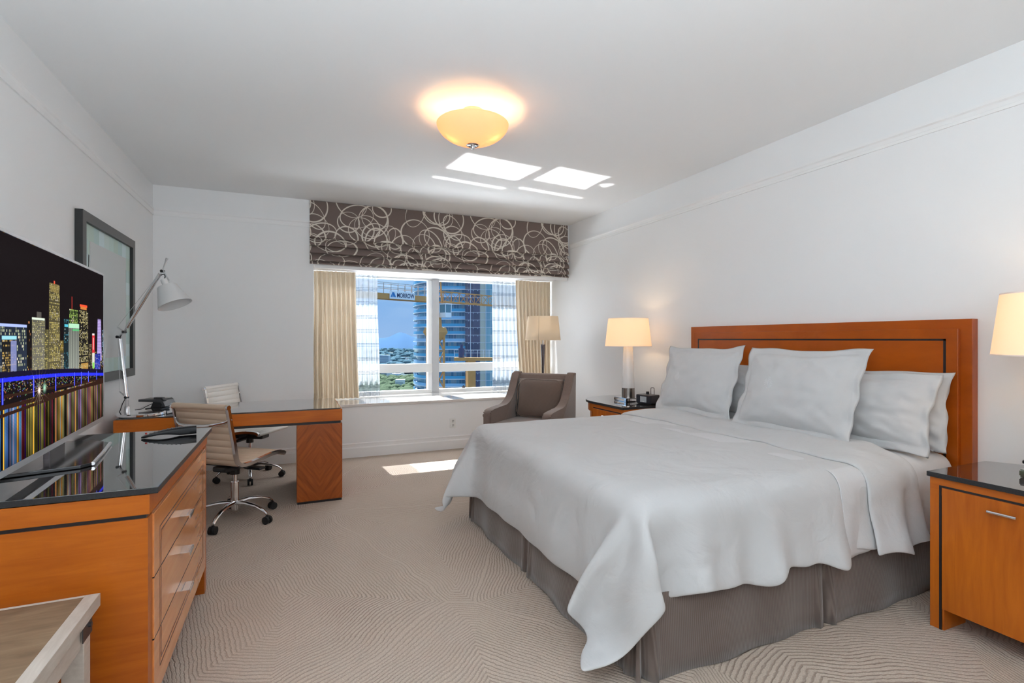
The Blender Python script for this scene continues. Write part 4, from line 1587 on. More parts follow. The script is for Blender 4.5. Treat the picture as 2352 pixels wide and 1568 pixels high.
# loft of the filling: raise the top a little
for j in range(NYd + 1):
    for i in range(NXd + 1):
        e_ = min(i, j, NYd - j) / 6.0
        puff = .016 * (1 - math.exp(-e_)) + .006 * noise.noise(Vector(DUV[j, i]) * 3.0)
        g[j][i].co = Vector(DUV[j, i] + NRM[j, i] * puff)
b_cov = obj('duvet', b, M('duvet'), bed, smooth=True, angle=None)
md = b_cov.modifiers.new('thick', 'SOLIDIFY'); md.thickness = .016; md.offset = -1
md = b_cov.modifiers.new('sub', 'SUBSURF'); md.levels = 1; md.render_levels = 2

# turned-back band of the duvet (a second layer lying on its head end)
b = BM()
kk = 9
i_a = NXd - kk
rows = []
for j in range(NYd + 1):
    row = []
    for s in range(-1, 2 * 0 + kk + 4):
        if s <= kk - 1:
            i = i_a + s
            if i > NXd:
                break
            t = (s + 1) / kk
            lift = .022 + .016 * math.sin(PI * min(1, max(0, t)) * .9 + .2) + .004 * noise.noise(Vector((j * .25, s * .5, 3)))
            if s == -1:
                lift = .017
            p = Vector(DUV[j, i]) + Vector(NRM[j, i]) * lift
            if s == -1:
                p = Vector(DUV[j, i_a]) * .75 + Vector(DUV[j, i_a - 1]) * .25 + Vector(NRM[j, i_a]) * .018
            wob = .010 * math.sin(j * .33) + .006 * math.sin(j * .9)
            if s < 2:
                p.x += wob * (1 - .4 * s) - .035 * max(0, (abs(j - NYd / 2) / (NYd / 2) - .55)) * 2
            row.append(p)
    # round the head edge over and tuck it back under
    pe = Vector(DUV[j, NXd])
    n_ = Vector(NRM[j, NXd])
    for (dx, dl_) in ((.020, .034), (.036, .016), (.030, -.004), (.010, -.012)):
        row.append(pe + Vector((dx, 0, 0)) + n_ * dl_)
    rows.append(row)
# let the hanging near end drop slightly lower than the duvet
for j in range(0, 5):
    for p in rows[j]:
        p.y -= .006 * (5 - j) / 5
        p.z -= .020 * (5 - j) / 5
gv = [[b.verts.new(p) for p in r] for r in rows]
for r0, r1 in zip(gv, gv[1:]):
    for k in range(len(r0) - 1):
        b.faces.new((r0[k], r0[k + 1], r1[k + 1], r1[k]))
fb = obj('turned_back_band', b, M('duvet'), bed, smooth=True, angle=None)
md = fb.modifiers.new('thick', 'SOLIDIFY'); md.thickness = .012; md.offset = -1
md = fb.modifiers.new('sub', 'SUBSURF'); md.levels = 1; md.render_levels = 2

# headboard, stands on the floor behind the bed
hb = thing('headboard', 'cherry wood panelled headboard with thin black inlay line', 'headboard', (3.29, 2.533, 0))
HY0, HY1, HZ = 1.507, 3.559, 1.406
XFo, XFi, XFp = 3.268, 3.246, 3.252
b = BM()
box(b, XFo, XR - .002, HY0, HY1, 0.0, HZ, .002)
obj('outer_frame', b, M('wood_hb'), hb)
b = BM()
box(b, XFi, XFo + .002, HY0 + .052, HY1 - .052, .0, HZ - .052, .003)
obj('inner_frame', b, M('wood_hb'), hb)
b = BM()
iy0, iy1, iz = 1.614, 3.452, 1.300
for (a0, a1, c0, c1) in ((iy0, iy0 + .012, .2, iz), (iy1 - .012, iy1, .2, iz), (iy0, iy1, iz - .010, iz)):
    box(b, XFi - .0012, XFi + .002, a0, a1, c0, c1)
obj('inlay_line', b, M('inlay'), hb)


# ------------------------------------------------------------------ pillows
def pillow(label, o0, o1, up_, W_, Ht, T_, flange=.045, seed=0, group='white pillows on the bed', emblem=False, wr=1.0, lean=None, tipdrop=0.0, both=True):
    """o0,o1: world positions of the two bottom corners (left, right as seen); up_: vector from bottom to top"""
    o0 = Vector(o0); o1 = Vector(o1); up_ = Vector(up_)
    ux = (o1 - o0).normalized()
    uz = (up_ - ux * up_.dot(ux)).normalized()
    uy = ux.cross(uz).normalized()       # thickness direction
    if uy.x > 0:
        uy = -uy                          # towards the foot of the bed
    c = (o0 + o1) / 2
    root = thing('pillow', label, 'pillow', tuple(c), 0, group)
    N_ = 56
    bm = BM()
    bw, bh = W_ / 2, Ht / 2
    fx, fz = flange / bw, flange / bh

    def pt(u, v, sgn):
        # u,v in -1..1 over the whole outline
        cu = u / (1 - fx) if both or u > 0 else u
        cv = v / (1 - fz)
        cu2, cv2 = max(-1, min(1, cu)), max(-1, min(1, cv))
        t = (max(0, 1 - abs(cu2) ** 2.6) ** .52) * (max(0, 1 - abs(cv2) ** 2.6) ** .52)
        # sides pull in between the corners
        x = u * bw * (1 - .055 * (1 - v * v)) + .006 * math.sin(v * 5 + seed)
        z = v * bh * (1 - .075 * (1 - u * u) * (1 if v > 0 else .4)) + .005 * math.sin(u * 6 + seed * 2)
        edge = max(abs(u), abs(v))
        corner = abs(u * v)
        # wrinkles run out of the corners and seams
        a = math.atan2(v, u)
        wrk = noise.noise(Vector((cu2 * 3.2 + seed * 7, cv2 * 3.2, sgn))) * .010
        wrk += noise.noise(Vector((cu2 * 7 + seed * 3, cv2 * 4.5 + cu2 * 3, sgn * 2))) * .007 * (.3 + edge)
        fan = math.sin((math.atan2(1.15 - abs(cv2), 1.15 - abs(cu2))) * 15 + seed) * .006 * corner ** 1.1
        y = sgn * (T_ / 2 * t + (wrk + fan) * wr * min(1, t * 1.6)) 
        if t < .02:
            y = sgn * .003 + .009 * math.sin(u * 9 + v * 11 + seed) * (edge ** 3)
        sag = -.02 * (1 - abs(cu2)) * max(0, -cv2) * sgn
        return Vector((x, y + sag, z))
    F = {}
    for sgn in (1, -1):
        for j in range(N_ + 1):
            for i in range(N_ + 1):
                u, v = -1 + 2 * i / N_, -1 + 2 * j / N_
                rim = i in (0, N_) or j in (0, N_)
                if rim and sgn == -1:
                    F[(sgn, i, j)] = F[(1, i, j)]
                    continue
                p = pt(u, v, sgn)
                if rim:
                    p.y = .009 * math.sin(u * 9 + v * 11 + seed)
                wpos = c + ux * p.x + uy * p.y + uz * (p.z + bh)
                F[(sgn, i, j)] = bm.verts.new(wpos)
    for sgn in (1, -1):
        for j in range(N_):
            for i in range(N_):
                q = [F[(sgn, i, j)], F[(sgn, i + 1, j)], F[(sgn, i + 1, j + 1)], F[(sgn, i, j + 1)]]
                if sgn < 0:
                    q = q[::-1]
                try:
                    bm.faces.new(q)
                except ValueError:
                    pass
    o = obj('pillowcase', bm, M('linen'), root, smooth=True, angle=None)
    if emblem:
        be = BM()

        def S(u, v):
            p = pt(u, v, 1)
            return c + ux * p.x + uy * (p.y + .0005) + uz * (p.z + bh)
        cu, cv, s_ = emblem
        strokes = [[(0, -1), (.02, -.4), (0, .2), (.04, .95)]]
        for k, (y0_, ln) in enumerate(((-.62, .62), (-.42, .66), (-.2, .60), (.02, .48), (.24, .36), (.45, .24), (.64, .14))):
            for sd in (-1, 1):
                strokes.append([(0.01, y0_), (sd * ln * .45, y0_ + .20 + ln * .10), (sd * ln, y0_ + .34 + ln * .25)])
                if ln > .3:
                    strokes.append([(sd * ln * .5, y0_ + .16), (sd * ln * .68, y0_ + .22), (sd * ln * .9, y0_ + .26)])
        for st in strokes:
            pts_ = [S(cu + a_ * s_ * .72, cv + c_ * s_) for a_, c_ in st]
            tube(be, smooth_curve(pts_, 3), .0011, 5)
        obj('embroidered_leaf', be, M('thread'), o)
    return root


pillow('white standard pillow at the right end of the bed, rearmost against the headboard', (3.13, 2.28, .70), (3.15, 1.555, .70), (.05, -.06, .43), .73, .43, .13, flange=.012, seed=3, wr=1.5)
pillow('white pillow leaning in front of the rearmost one at the right end of the bed', (2.97, 2.42, .70), (2.985, 1.55, .69), (.13, .0, .42), .85, .445, .14, flange=.045, seed=5, wr=1.2)
pillow('white standard pillow mostly hidden behind the left square pillow', (3.16, 3.47, .70), (3.16, 2.80, .70), (.03, 0, .42), .70, .41, .12, flange=.012, seed=6)
pillow('white pillow showing between the two square pillows', (2.99, 3.40, .70), (2.99, 2.60, .70), (.11, 0, .40), .80, .42, .13, flange=.045, seed=9)
pillow('white square pillow with leaf embroidery at the left, window side of the bed', (2.83, 3.50, .705), (2.83, 2.72, .715), (.17, -.01, .52), .80, .56, .17, flange=.045, seed=1, emblem=(-.36, -.02, .16))
pillow('large white square pillow with leaf embroidery in the middle of the bed', (2.80, 2.66, .705), (2.80, 1.84, .705), (.19, .0, .53), .83, .575, .18, flange=.045, seed=2, emblem=(-.34, .02, .19))

# ------------------------------------------------------------------ nightstands
def nightstand(label, mirror, group):
    """near one: inner side at y=1.395 going to smaller y; mirror flips about y=2.565"""
    def my(y):
        return 2 * 2.56 - y if mirror else y
    t = thing('nightstand', label, 'nightstand', (2.95, my(1.05), 0), 0, group)

    def poly(pts):
        return [(x, my(y)) for x, y in (pts if not mirror else pts[::-1])]

    top = [(2.655, 1.395), (3.134, 1.395), (3.30, 1.12), (3.30, .56)]
    # rounded outer corner
    for k in range(9):
        a = PI / 2 * k / 8
        top.append((3.02 - .0 - .36 * math.sin(a) + .0, .50 - 0 + .0 + .0 - .0 + .36 * (1 - math.cos(a)) - .0))
    top = [(2.655, 1.395), (3.134, 1.395), (3.30, 1.12), (3.30, .52)] + [(3.02 - .365 * math.sin(PI / 2 * k / 8), .885 - .365 * math.cos(PI / 2 * k / 8)) for k in range(9)]
    b_ = BM(); prism(b_, poly(top), 'z', .678, .70, .0015); st_ = obj('stone_top', b_, [M('granite'), M('granite_edge')], t)
    for p_ in st_.data.polygons:
        if p_.normal.z < .3:
            p_.material_index = 1
    # body
    body = [(2.668, 1.388), (3.13, 1.388), (3.13, .60), (3.0, .56)] + [(3.02 - .352 * math.sin(PI / 2 * k / 6), .90 - .345 * math.cos(PI / 2 * k / 6)) for k in range(1, 7)]
    b_ = BM(); prism(b_, poly(body), 'z', .60, .678); obj('top_rail', b_, M('wood_y'), t)
    inner = [(2.684, 1.380), (3.12, 1.380), (3.12, .62)] + [(3.02 - .33 * math.sin(PI / 2 * k / 6), .90 - .32 * math.cos(PI / 2 * k / 6)) for k in range(1, 7)]
    b_ = BM(); prism(b_, poly(inner), 'z', .11, .60); obj('cabinet_body', b_, M('wood_v'), t)

    def bx(name, x0, x1, y0, y1, z0, z1, m_, par=t, bev=0):
        ya_, yb_ = sorted((my(y0), my(y1)))
        b2 = BM(); box(b2, x0, x1, ya_, yb_, z0, z1, bev)
        return obj(name, b2, m_, par)
    bx('leg', 2.668, 2.84, 1.353, 1.388, 0, .60, M('wood_v'))
    bx('leg', 3.06, 3.13, 1.35, 1.388, 0, .12, M('wood_v'))
    bx('leg', 3.02, 3.10, .60, .66, 0, .12, M('wood_v'))
    bx('leg', 2.72, 2.78, .80, .86, 0, .12, M('wood_v'))
    # black line round the door
    bx('inlay_line', 2.6665, 2.672, 1.343, 1.352, .0, .645, M('inlay'))
    bx('inlay_line', 2.6665, 2.672, .90, 1.343, .636, .645, M('inlay'))
    bx('side_panel', 2.672, 2.84, 1.335, 1.353, 0.0, .60, M('wood_v'))
    d_ = bx('door', 2.664, 2.690, .90, 1.341, .095, .634, M('wood_v'), bev=.0015)
    ya_, yb_ = my(1.172), my(1.078)
    b2 = BM(); tube(b2, [(2.648, ya_, .585), (2.648, yb_, .585)], .0062, 10)
    for yy in (ya_ + (yb_ - ya_) * .2, ya_ + (yb_ - ya_) * .8):
        tube(b2, [(2.665, yy, .585), (2.648, yy, .585)], .004, 8)
    obj('handle', b2, M('chrome'), d_, smooth=True)
    return t


nightstand('cherry wood nightstand with stone top on the near side of the bed', False, 'nightstands beside the bed')
nightstand('cherry wood nightstand between the bed and the armchair', True, 'nightstands beside the bed')


# ------------------------------------------------------------------ table lamps
def table_lamp(x, y, label, par_w):
    z = .701
    t = thing('table_lamp', label, 'table lamp', (x, y, z), 0, 'lit bedside lamps')
    b_ = BM(); box(b_, x - .095, x + .095, y - .095, y + .095, z, z + .007, .001); box(b_, x - .095, x + .095, y - .095, y + .095, z + .028, z + .035, .001)
    for sx in (-.085, .085):
        for sy in (-.085, .085):
            box(b_, x + sx - .012, x + sx + .012, y + sy - .012, y + sy + .012, z + .007, z + .028)
    obj('base', b_, M('chrome'), t)
    b_ = BM(); lathe(b_, x, y, [(.064, z + .035), (.062, z + .125)], 32); obj('metal_collar', b_, pbr('bronze_collar', (.30, .27, .25), .25, metal=.9), t, smooth=True)
    b_ = BM(); lathe(b_, x, y, [(.061, z + .125), (.044, z + .53), (.040, z + .545)], 32); obj('column', b_, M('porcelain'), t, smooth=True)
    b_ = BM(); lathe(b_, x, y, [(.008, z + .54), (.008, z + .62), (.014, z + .62), (.014, z + .66)], 12); obj('bulb_holder', b_, M('brushed'), t)
    b_ = BM(); rb, rt, zb_, zt_ = .222, .190, z + .525, z + .800
    lathe(b_, x, y, [(rb, zb_), (rt, zt_), (rt - .003, zt_), (rb - .003, zb_), (rb, zb_)], 48, False, False)
    obj('lamp_shade', b_, M('shade_lit'), t, smooth=True, angle=50)
    for (r, zz) in ((rb + .0008, zb_), (rt + .0008, zt_ - .006)):
        b_ = BM(); lathe(b_, x, y, [(r, zz), (r, zz + .006), (r - .005, zz + .006), (r - .005, zz), (r, zz)], 48, False, False)
        obj('shade_trim', b_, M('shade_white'), t)
    lamp('bedside_bulb', 'POINT', (x, y, z + .66), par_w, (1.0, .72, .42), shadow_soft_size=.03)
    return t


table_lamp(3.0, 4.12, 'lit lamp with cream shade on the nightstand by the armchair', 1.4)
table_lamp(3.0, 1.075, 'lit lamp with cream shade cut off by the right edge of the photo', 1.4)

# clock radio on the far nightstand
cr = thing('clock_radio', 'black clock radio with music player dock on the far nightstand', 'clock radio', (3.03, 3.86, .701), math.radians(14))
b = BM(); box(b, -.065, .065, -.085, .085, .004, .085, .008, 3); obj('body', b, pbr('radio_black', (.02, .022, .03), .3), cr, world=False)
b = BM(); box(b, -.055, .055, -.075, .075, 0.0005, .004); obj('foot', b, M('black'), cr, world=False)
b = BM(); box(b, -.0665, -.0645, -.035, .035, .018, .070); obj('display', b, pbr('lcd', (.50, .52, .54), .3), cr, world=False)
b = BM(); box(b, -.067, -.0665, -.012, .008, .022, .028); obj('logo_badge', b, M('plate'), cr, world=False)
b = BM(); box(b, -.012, .012, -.010, .012, .085, .112, .003); obj('dock_plug', b, M('black'), cr, world=False)
b = BM(); tube(b, smooth_curve([(.03, -.05, .085), (.03, -.05, .135), (.03, -.045, .146), (.03, -.020, .146), (.03, -.012, .135), (.03, -.012, .085)], 4), .003, 8); obj('antenna_loop', b, M('black'), cr, world=False, smooth=True)

# telephone on the near nightstand
bp = thing('bedside_telephone', 'black telephone at the back of the near nightstand, right photo edge', 'telephone', (3.19, 1.20, .701), math.radians(20))
bp.scale = (.7, .7, .7)
b = BM(); prism(b, [(-.05, .0005), (.10, .0005), (.10, .055), (-.05, .018)], 'x', -.07, .07, .004); b.transform(Matrix.Rotation(PI, 4, 'Z')); obj('base', b, M('black'), bp, world=False)
b = BM(); box(b, -.09, -.045, -.10, .10, .030, .052, .008, 3); obj('handset', b, M('black_gloss'), bp, world=False)

# ------------------------------------------------------------------ armchair
ac = thing('armchair', 'taupe upholstered armchair with sloping arms and loose back cushion', 'armchair', (2.215, 4.70, 0), -math.radians(229))
AW = .355
arm_prof = smooth_curve([(-.43, .93, 0), (-.36, .945, 0), (-.315, .90, 0), (-.26, .80, 0), (-.18, .69, 0), (-.06, .625, 0), (.10, .612, 0), (.27, .60, 0), (.325, .575, 0), (.34, .53, 0)], 5)
arm_poly = [(p.x, p.y) for p in arm_prof] + [(.335, .13), (-.36, .13), (-.40, .5)]
for sx in (-1, 1):
    b = BM()
    xa, xb_ = (AW - .085, AW) if sx > 0 else (-AW, -AW + .085)
    prism(b, arm_poly, 'x', xa, xb_, .022, 4)
    obj('arm', b, M('armchair'), ac, world=False, smooth=True, angle=50)
b = BM()
prism(b, [(-.47, .13), (-.33, .13), (-.31, .5), (-.355, .905), (-.375, .925), (-.425, .925), (-.44, .905)], 'x', -AW + .06, AW - .06, .015, 3)
obj('back', b, M('armchair'), ac, world=False, smooth=True, angle=50)
b = BM(); box(b, -AW + .05, AW - .05, -.36, .33, .13, .31, .02, 3); obj('seat_frame', b, M('armchair'), ac, world=False, smooth=True)
b = BM(); prism(b, [(-AW + .088, -.30), (AW - .088, -.30), (AW - .088, .345), (AW - .02, .35), (AW - .02, .43), (-AW + .02, .43), (-AW + .02, .35), (-AW + .088, .345)], 'z', .31, .465, .022, 4)
obj('seat_cushion', b, M('armchair'), ac, world=False, smooth=True, angle=50)
# back cushion, rounded and leaning
b = BM()
n = 24
vv = {}
for sgn in (1, -1):
    for j in range(n + 1):
        for i in range(n + 1):
            u, v = -1 + 2 * i / n, -1 + 2 * j / n
            rim = i in (0, n) or j in (0, n)
            if rim and sgn < 0:
                vv[(sgn, i, j)] = vv[(1, i, j)]
                continue
            t = (1 - abs(u) ** 4) ** .5 * (1 - abs(v) ** 4) ** .5
            y = -.24 + sgn * (.065 * t + .008) if not rim else -.24
            z = .47 + .20 * (v + 1)
            x = u * .262 * (1 - .03 * (1 - v * v))
            vv[(sgn, i, j)] = b.verts.new((x, y - .085 * (z - .47) / .4, z))
for sgn in (1, -1):
    for j in range(n):
        for i in range(n):
            try:
                b.faces.new([vv[(sgn, i, j)], vv[(sgn, i + 1, j)], vv[(sgn, i + 1, j + 1)], vv[(sgn, i, j + 1)]])
            except ValueError:
                pass
cu = obj('back_cushion', b, M('cushion'), ac, world=False, smooth=True, angle=None)
b = BM()
loop = []
for k in range(49):
    a = 2 * PI * k / 48
    u = max(-1, min(1, 1.22 * math.cos(a))); v = max(-1, min(1, 1.22 * math.sin(a)))
    z = .47 + .20 * (v + 1)
    loop.append((u * .262 * (1 - .03 * (1 - v * v)) * .985, -.205 - .085 * (z - .47) / .4, z - .004 * v))
tube(b, loop, .005, 6, cap=False)
obj('piping', b, M('armchair'), cu, world=False, smooth=True)
for sx in (-1, 1):
    for sy in (-1, 1):
        b = BM(); lathe(b, sx * .28, -.06 + sy * .30, [(.018, 0), (.028, .135)], 12); obj('leg', b, pbr('dark_leg', (.04, .02, .012), .3), ac, world=False)

# ------------------------------------------------------------------ floor lamp
fx_, fy_ = 2.70, 5.36
fl = thing('floor_lamp', 'floor lamp with cream drum shade and dark tapered pole behind the armchair', 'floor lamp', (fx_, fy_, 0), 0)
b = BM(); lathe(b, fx_, fy_, [(.13, 0), (.13, .015), (.03, .03)], 32); obj('base', b, M('gunmetal'), fl, smooth=True)
b = BM(); lathe(b, fx_, fy_, [(.008, .03), (.010, .70), (.013, .95), (.026, 1.225), (.026, 1.235)], 20); obj('pole', b, M('gunmetal'), fl, smooth=True)
b = BM(); lathe(b, fx_, fy_, [(.006, 1.235), (.006, 1.42), (.014, 1.42), (.014, 1.46)], 12); obj('bulb_holder', b, M('brushed'), fl)
b = BM()
for k in range(3):
    a = 2 * PI * k / 3
    bar(b, (fx_, fy_, 1.545), (fx_ + .17 * math.cos(a), fy_ + .17 * math.sin(a), 1.545), .003)
obj('spider', b, M('brushed'), fl)
b = BM(); lathe(b, fx_, fy_, [(.207, 1.285), (.178, 1.562), (.175, 1.562), (.204, 1.285), (.207, 1.285)], 48, False, False)
obj('lamp_shade', b, M('shade_dim'), fl, smooth=True, angle=50)
b = BM()
a = math.atan2(-(fy_), -(fx_)) - .25
dirv = Vector((math.cos(a), math.sin(a), 0))
bar(b, Vector((fx_, fy_, 1.287)) + dirv * .2085, Vector((fx_, fy_, 1.56)) + dirv * .1795, .004, .001)
obj('shade_seam', b, pbr('seam', (.35, .28, .20), .8), fl)
lamp('floor_lamp_bulb', 'POINT', (fx_, fy_, 1.44), 1.2, (1.0, .75, .48), shadow_soft_size=.03)

# ------------------------------------------------------------------ ceiling lamp
cx_, cy_ = 1.075, 3.14
cl = thing('ceiling_lamp', 'lit amber glass bowl ceiling lamp with small finial', 'ceiling lamp', (cx_, cy_, ZC))
b = BM(); lathe(b, cx_, cy_, [(.066, ZC), (.066, ZC - .02), (.05, ZC - .03), (.012, ZC - .034), (.012, 2.60)], 32); obj('canopy', b, M('shade_dim'), cl, smooth=True)
b = BM()
prof = []
for k in range(15):
    a = PI / 2 * k / 14
    prof.append((max(.001, .232 * math.sin(a)), 2.683 - .128 * math.cos(a) ** 1.15))
prof += [(.229, 2.686), (.225, 2.683)] + [(max(.001, .226 * math.sin(PI / 2 * k / 14)), 2.683 - .123 * math.cos(PI / 2 * k / 14) ** 1.15) for k in range(13, -1, -1)]
lathe(b, cx_, cy_, prof, 56, False, False)
obj('glass_bowl', b, M('bowl'), cl, smooth=True, angle=60)
b = BM(); lathe(b, cx_, cy_, [(.040, 2.553), (.042, 2.550), (.036, 2.546), (.014, 2.545)], 28); obj('finial_plate', b, M('chrome'), cl, smooth=True)
b = BM(); lathe(b, cx_, cy_, [(.012, 2.548), (.016, 2.538), (.012, 2.527), (.004, 2.524)], 16); obj('finial', b, M('brushed'), cl, smooth=True)
for sd in (-1, 1):
    lamp('ceiling_bulb', 'POINT', (cx_ + sd * .125 * math.cos(YAW), cy_ - sd * .125 * math.sin(YAW) - .02, 2.608), 2.0, (1.0, .62, .30), shadow_soft_size=.022)

# ------------------------------------------------------------------ outside: tower, cranes, city, hills
def RAY(px, d):
    l = (px - 1176) / 1176.
    return Vector((d * (math.sin(YAW) + l * math.cos(YAW)), d * (math.cos(YAW) - l * math.sin(YAW)), 0))


GZ_ = -75.0
mt_ground = pbr('city_ground', (.045, .075, .075), .95, spec=.05, var=(.012, (.10, .135, .16)))  # bluish air haze mixed into the ground colours
b = BM(); box(b, -2500, 6500, 40, 9000, GZ_ - 1, GZ_)
o = obj('ground', b, mt_ground); o['kind'] = 'structure'; tag(o, 'city ground far below the window, haze tinted into its colour', 'ground')
# hills
hill_mat = pbr('hazed_hill', (.060, .118, .215), .95, spec=.0)  # distance haze painted in as an even blue
b = BM()
rnd = random.Random(2)
D_ = 4200
line_ = []
for k in range(61):
    px = 780 + k * 8
    h = 2 + 44 * math.exp(-((px - 918) / 22.) ** 2) + 12 * math.exp(-((px - 960) / 60.) ** 2) + 2.5 * math.sin(px * .11)
    line_.append((px, h))
top_, bot_, back_ = [], [], []
for px, h in line_:
    p = RAY(px, D_); top_.append(b.verts.new((p.x, p.y, h)))
    p = RAY(px, D_ - 500); bot_.append(b.verts.new((p.x, p.y, GZ_)))
    p = RAY(px, D_ + 500); back_.append(b.verts.new((p.x, p.y, GZ_)))
for k in range(60):
    b.faces.new((bot_[k], bot_[k + 1], top_[k + 1], top_[k])); b.faces.new((top_[k], top_[k + 1], back_[k + 1], back_[k]))
tag(obj('mountain', b, hill_mat, smooth=True), 'mountain on the horizon seen through the left pane, haze blue put into its colour', 'mountain')

# tower
T0 = RAY(926, 205)
ux = Vector((math.cos(YAW), -math.sin(YAW), 0)); vy = Vector((math.sin(YAW), math.cos(YAW), 0))


def TW(a, c, z):
    return T0 + ux * a + vy * c + Vector((0, 0, z))


tow = thing('apartment_tower', 'tall blue glass apartment tower with curved balconies behind the cranes', 'building', tuple(TW(13, 10, GZ_)))
outline = [(0, 34), (0.0, 24), (.8, 17), (2.5, 11), (5.0, 6), (8.5, 2.2), (12.5, .4), (17, 0), (27.5, .2)]
ol = [(p.x, p.y) for p in smooth_curve([(a, c, 0) for a, c in outline], 4)]


def off_outline(o_):
    return [(a + o_ * max(0, 1 - a / 14), c + o_ * (min(1, a / 8))) for a, c in ol]


def facade_mat(name, c1, c2, c3, sx, sz, line=(.5, .65, .75), lw=.08):
    m, nt, p = new_mat(name)
    N = nt.nodes.new; lk = nt.links.new
    tc = N('ShaderNodeTexCoord')
    dp = N('ShaderNodeVectorMath'); dp.operation = 'DOT_PRODUCT'; dp.inputs[1].default_value = tuple(ux + vy * .7)
    sp = N('ShaderNodeSeparateXYZ')
    lk(tc.outputs['Object'], dp.inputs[0]); lk(tc.outputs['Object'], sp.inputs[0])

    def fl_(src, s, op='FLOOR'):
        a = N('ShaderNodeMath'); a.operation = 'MULTIPLY'; a.inputs[1].default_value = 1 / s
        c = N('ShaderNodeMath'); c.operation = op
        lk(src, a.inputs[0]); lk(a.outputs[0], c.inputs[0])
        return c.outputs[0]
    cb = N('ShaderNodeCombineXYZ')
    lk(fl_(dp.outputs['Value'], sx), cb.inputs[0]); lk(fl_(sp.outputs['Z'], sz), cb.inputs[1])
    wn_ = N('ShaderNodeTexWhiteNoise'); wn_.noise_dimensions = '2D'
    lk(cb.outputs[0], wn_.inputs['Vector'])
    cr_ = N('ShaderNodeValToRGB'); cr_.color_ramp.interpolation = 'CONSTANT'
    els = cr_.color_ramp.elements
    els[0].color = (*c1, 1); els[1].color = (*c2, 1); els[1].position = .45
    e3 = els.new(.8); e3.color = (*c3, 1)
    lk(wn_.outputs['Value'], cr_.inputs[0])
    l1 = N('ShaderNodeMath'); l1.operation = 'LESS_THAN'; l1.inputs[1].default_value = lw
    lk(fl_(dp.outputs['Value'], sx, 'FRACT'), l1.inputs[0])
    mx = N('ShaderNodeMixRGB'); mx.inputs['Color2'].default_value = (*line, 1)
    lk(l1.outputs[0], mx.inputs['Fac']); lk(cr_.outputs[0], mx.inputs['Color1'])
    lk(mx.outputs[0], p.inputs['Base Color'])
    p.inputs['Roughness'].default_value = .15
    return m


MATS['tower_glass'] = facade_mat('tower_glass', (.08, .24, .38), (.14, .36, .50), (.30, .42, .48), 1.1, 3.0, (.30, .45, .58), .14)
MATS['tower_rail'] = pbr('balcony_glass', (.05, .34, .62), .12)
MATS['tower_rail_pale'] = pbr('balcony_glass_pale', (.26, .50, .78), .12)


def dark_mat():
    m = facade_mat('dark_facade', (.055, .065, .13), (.07, .08, .16), (.05, .06, .11), 2.4, 3.0, (.10, .12, .22), .06)
    nt = m.node_tree; N = nt.nodes.new; lk = nt.links.new
    p = nt.nodes['Principled BSDF']
    p.inputs['Roughness'].default_value = .6
    return m


MATS['tower_dark'] = dark_mat()
MATS['beige_wall'] = pbr('beige_wall', (.46, .46, .42), .8)
b = BM()
inn = off_outline(1.6)
prism(b, [(0, 0)] + [(0, 1), (1, 1)], 'z', 0, .01) if False else None
pts_in = [TW(a, c, 0) for a, c in inn] + [TW(27.5, 30, 0)]
prism(b, [(p.x, p.y) for p in pts_in], 'z', GZ_, 62)
obj('glass_wall', b, M('tower_glass'), tow)
zf = -44.7
k = 0
while zf < 40:
    pts_o = [TW(a, c, 0) for a, c in ol] + [TW(27.5, 6, 0), TW(6, 34, 0)]
    b = BM(); prism(b, [(p.x, p.y) for p in pts_o], 'z', zf - .32, zf); obj('balcony_slab', b, M('slab'), tow)
    b = BM()
    r0 = [TW(a, c + .0, zf) for a, c in ol]
    r1 = [TW(a + .12, c + .12, zf) for a, c in ol]
    lo0 = [b.verts.new(p) for p in r0]; hi0 = [b.verts.new(p + Vector((0, 0, 1.15))) for p in r0]
    lo1 = [b.verts.new(p) for p in r1]; hi1 = [b.verts.new(p + Vector((0, 0, 1.15))) for p in r1]
    for i in range(len(r0) - 1):
        b.faces.new((lo0[i], lo0[i + 1], hi0[i + 1], hi0[i])); b.faces.new((lo1[i + 1], lo1[i], hi1[i], hi1[i + 1])); b.faces.new((hi0[i], hi0[i + 1], hi1[i + 1], hi1[i]))
    obj('balcony_rail', b, M('tower_rail') if k % 3 else M('tower_rail_pale'), tow)
    zf += 3.0; k += 1
b = BM()
pts_d = [TW(25.0, -1.5, 0), TW(30.9, -1.5, 0), TW(30.9, 22, 0), TW(25.0, 22, 0)]
prism(b, [(p.x, p.y) for p in pts_d], 'z', GZ_, 60); obj('dark_facade', b, M('tower_dark'), tow)
b = BM()
for zi in range(-14, 13):
    for a in (26.2, 28.0, 29.8):
        p = TW(a, -1.52, -42.5 + (zi + 14) * 3.0)
        bar(b, p, p + ux * .36, .1, .36)
o = obj('formwork_hole', b, pbr('pale_dots', (.30, .36, .50), .7), tow)
b = BM()
for zi in range(29):
    z = -45.2 + zi * 3.0
    bar(b, TW(25.0, -1.56, z), TW(40, -1.56, z), .1, .14)
for a in (27.1, 33.2):
    bar(b, TW(a, -1.6, -45), TW(a, -1.6, 40), .18, .18)
obj('facade_line', b, M('slab'), tow)
b = BM(); pts_d = [TW(30.9, -1.5, 0), TW(33.0, -1.5, 0), TW(33.0, 22, 0), TW(30.9, 22, 0)]
prism(b, [(p.x, p.y) for p in pts_d], 'z', GZ_, 60); obj('beige_column', b, M('beige_wall'), tow)
b = BM(); pts_d = [TW(33.0, -1.2, 0), TW(45, -1.2, 0), TW(45, 22, 0), TW(33.0, 22, 0)]
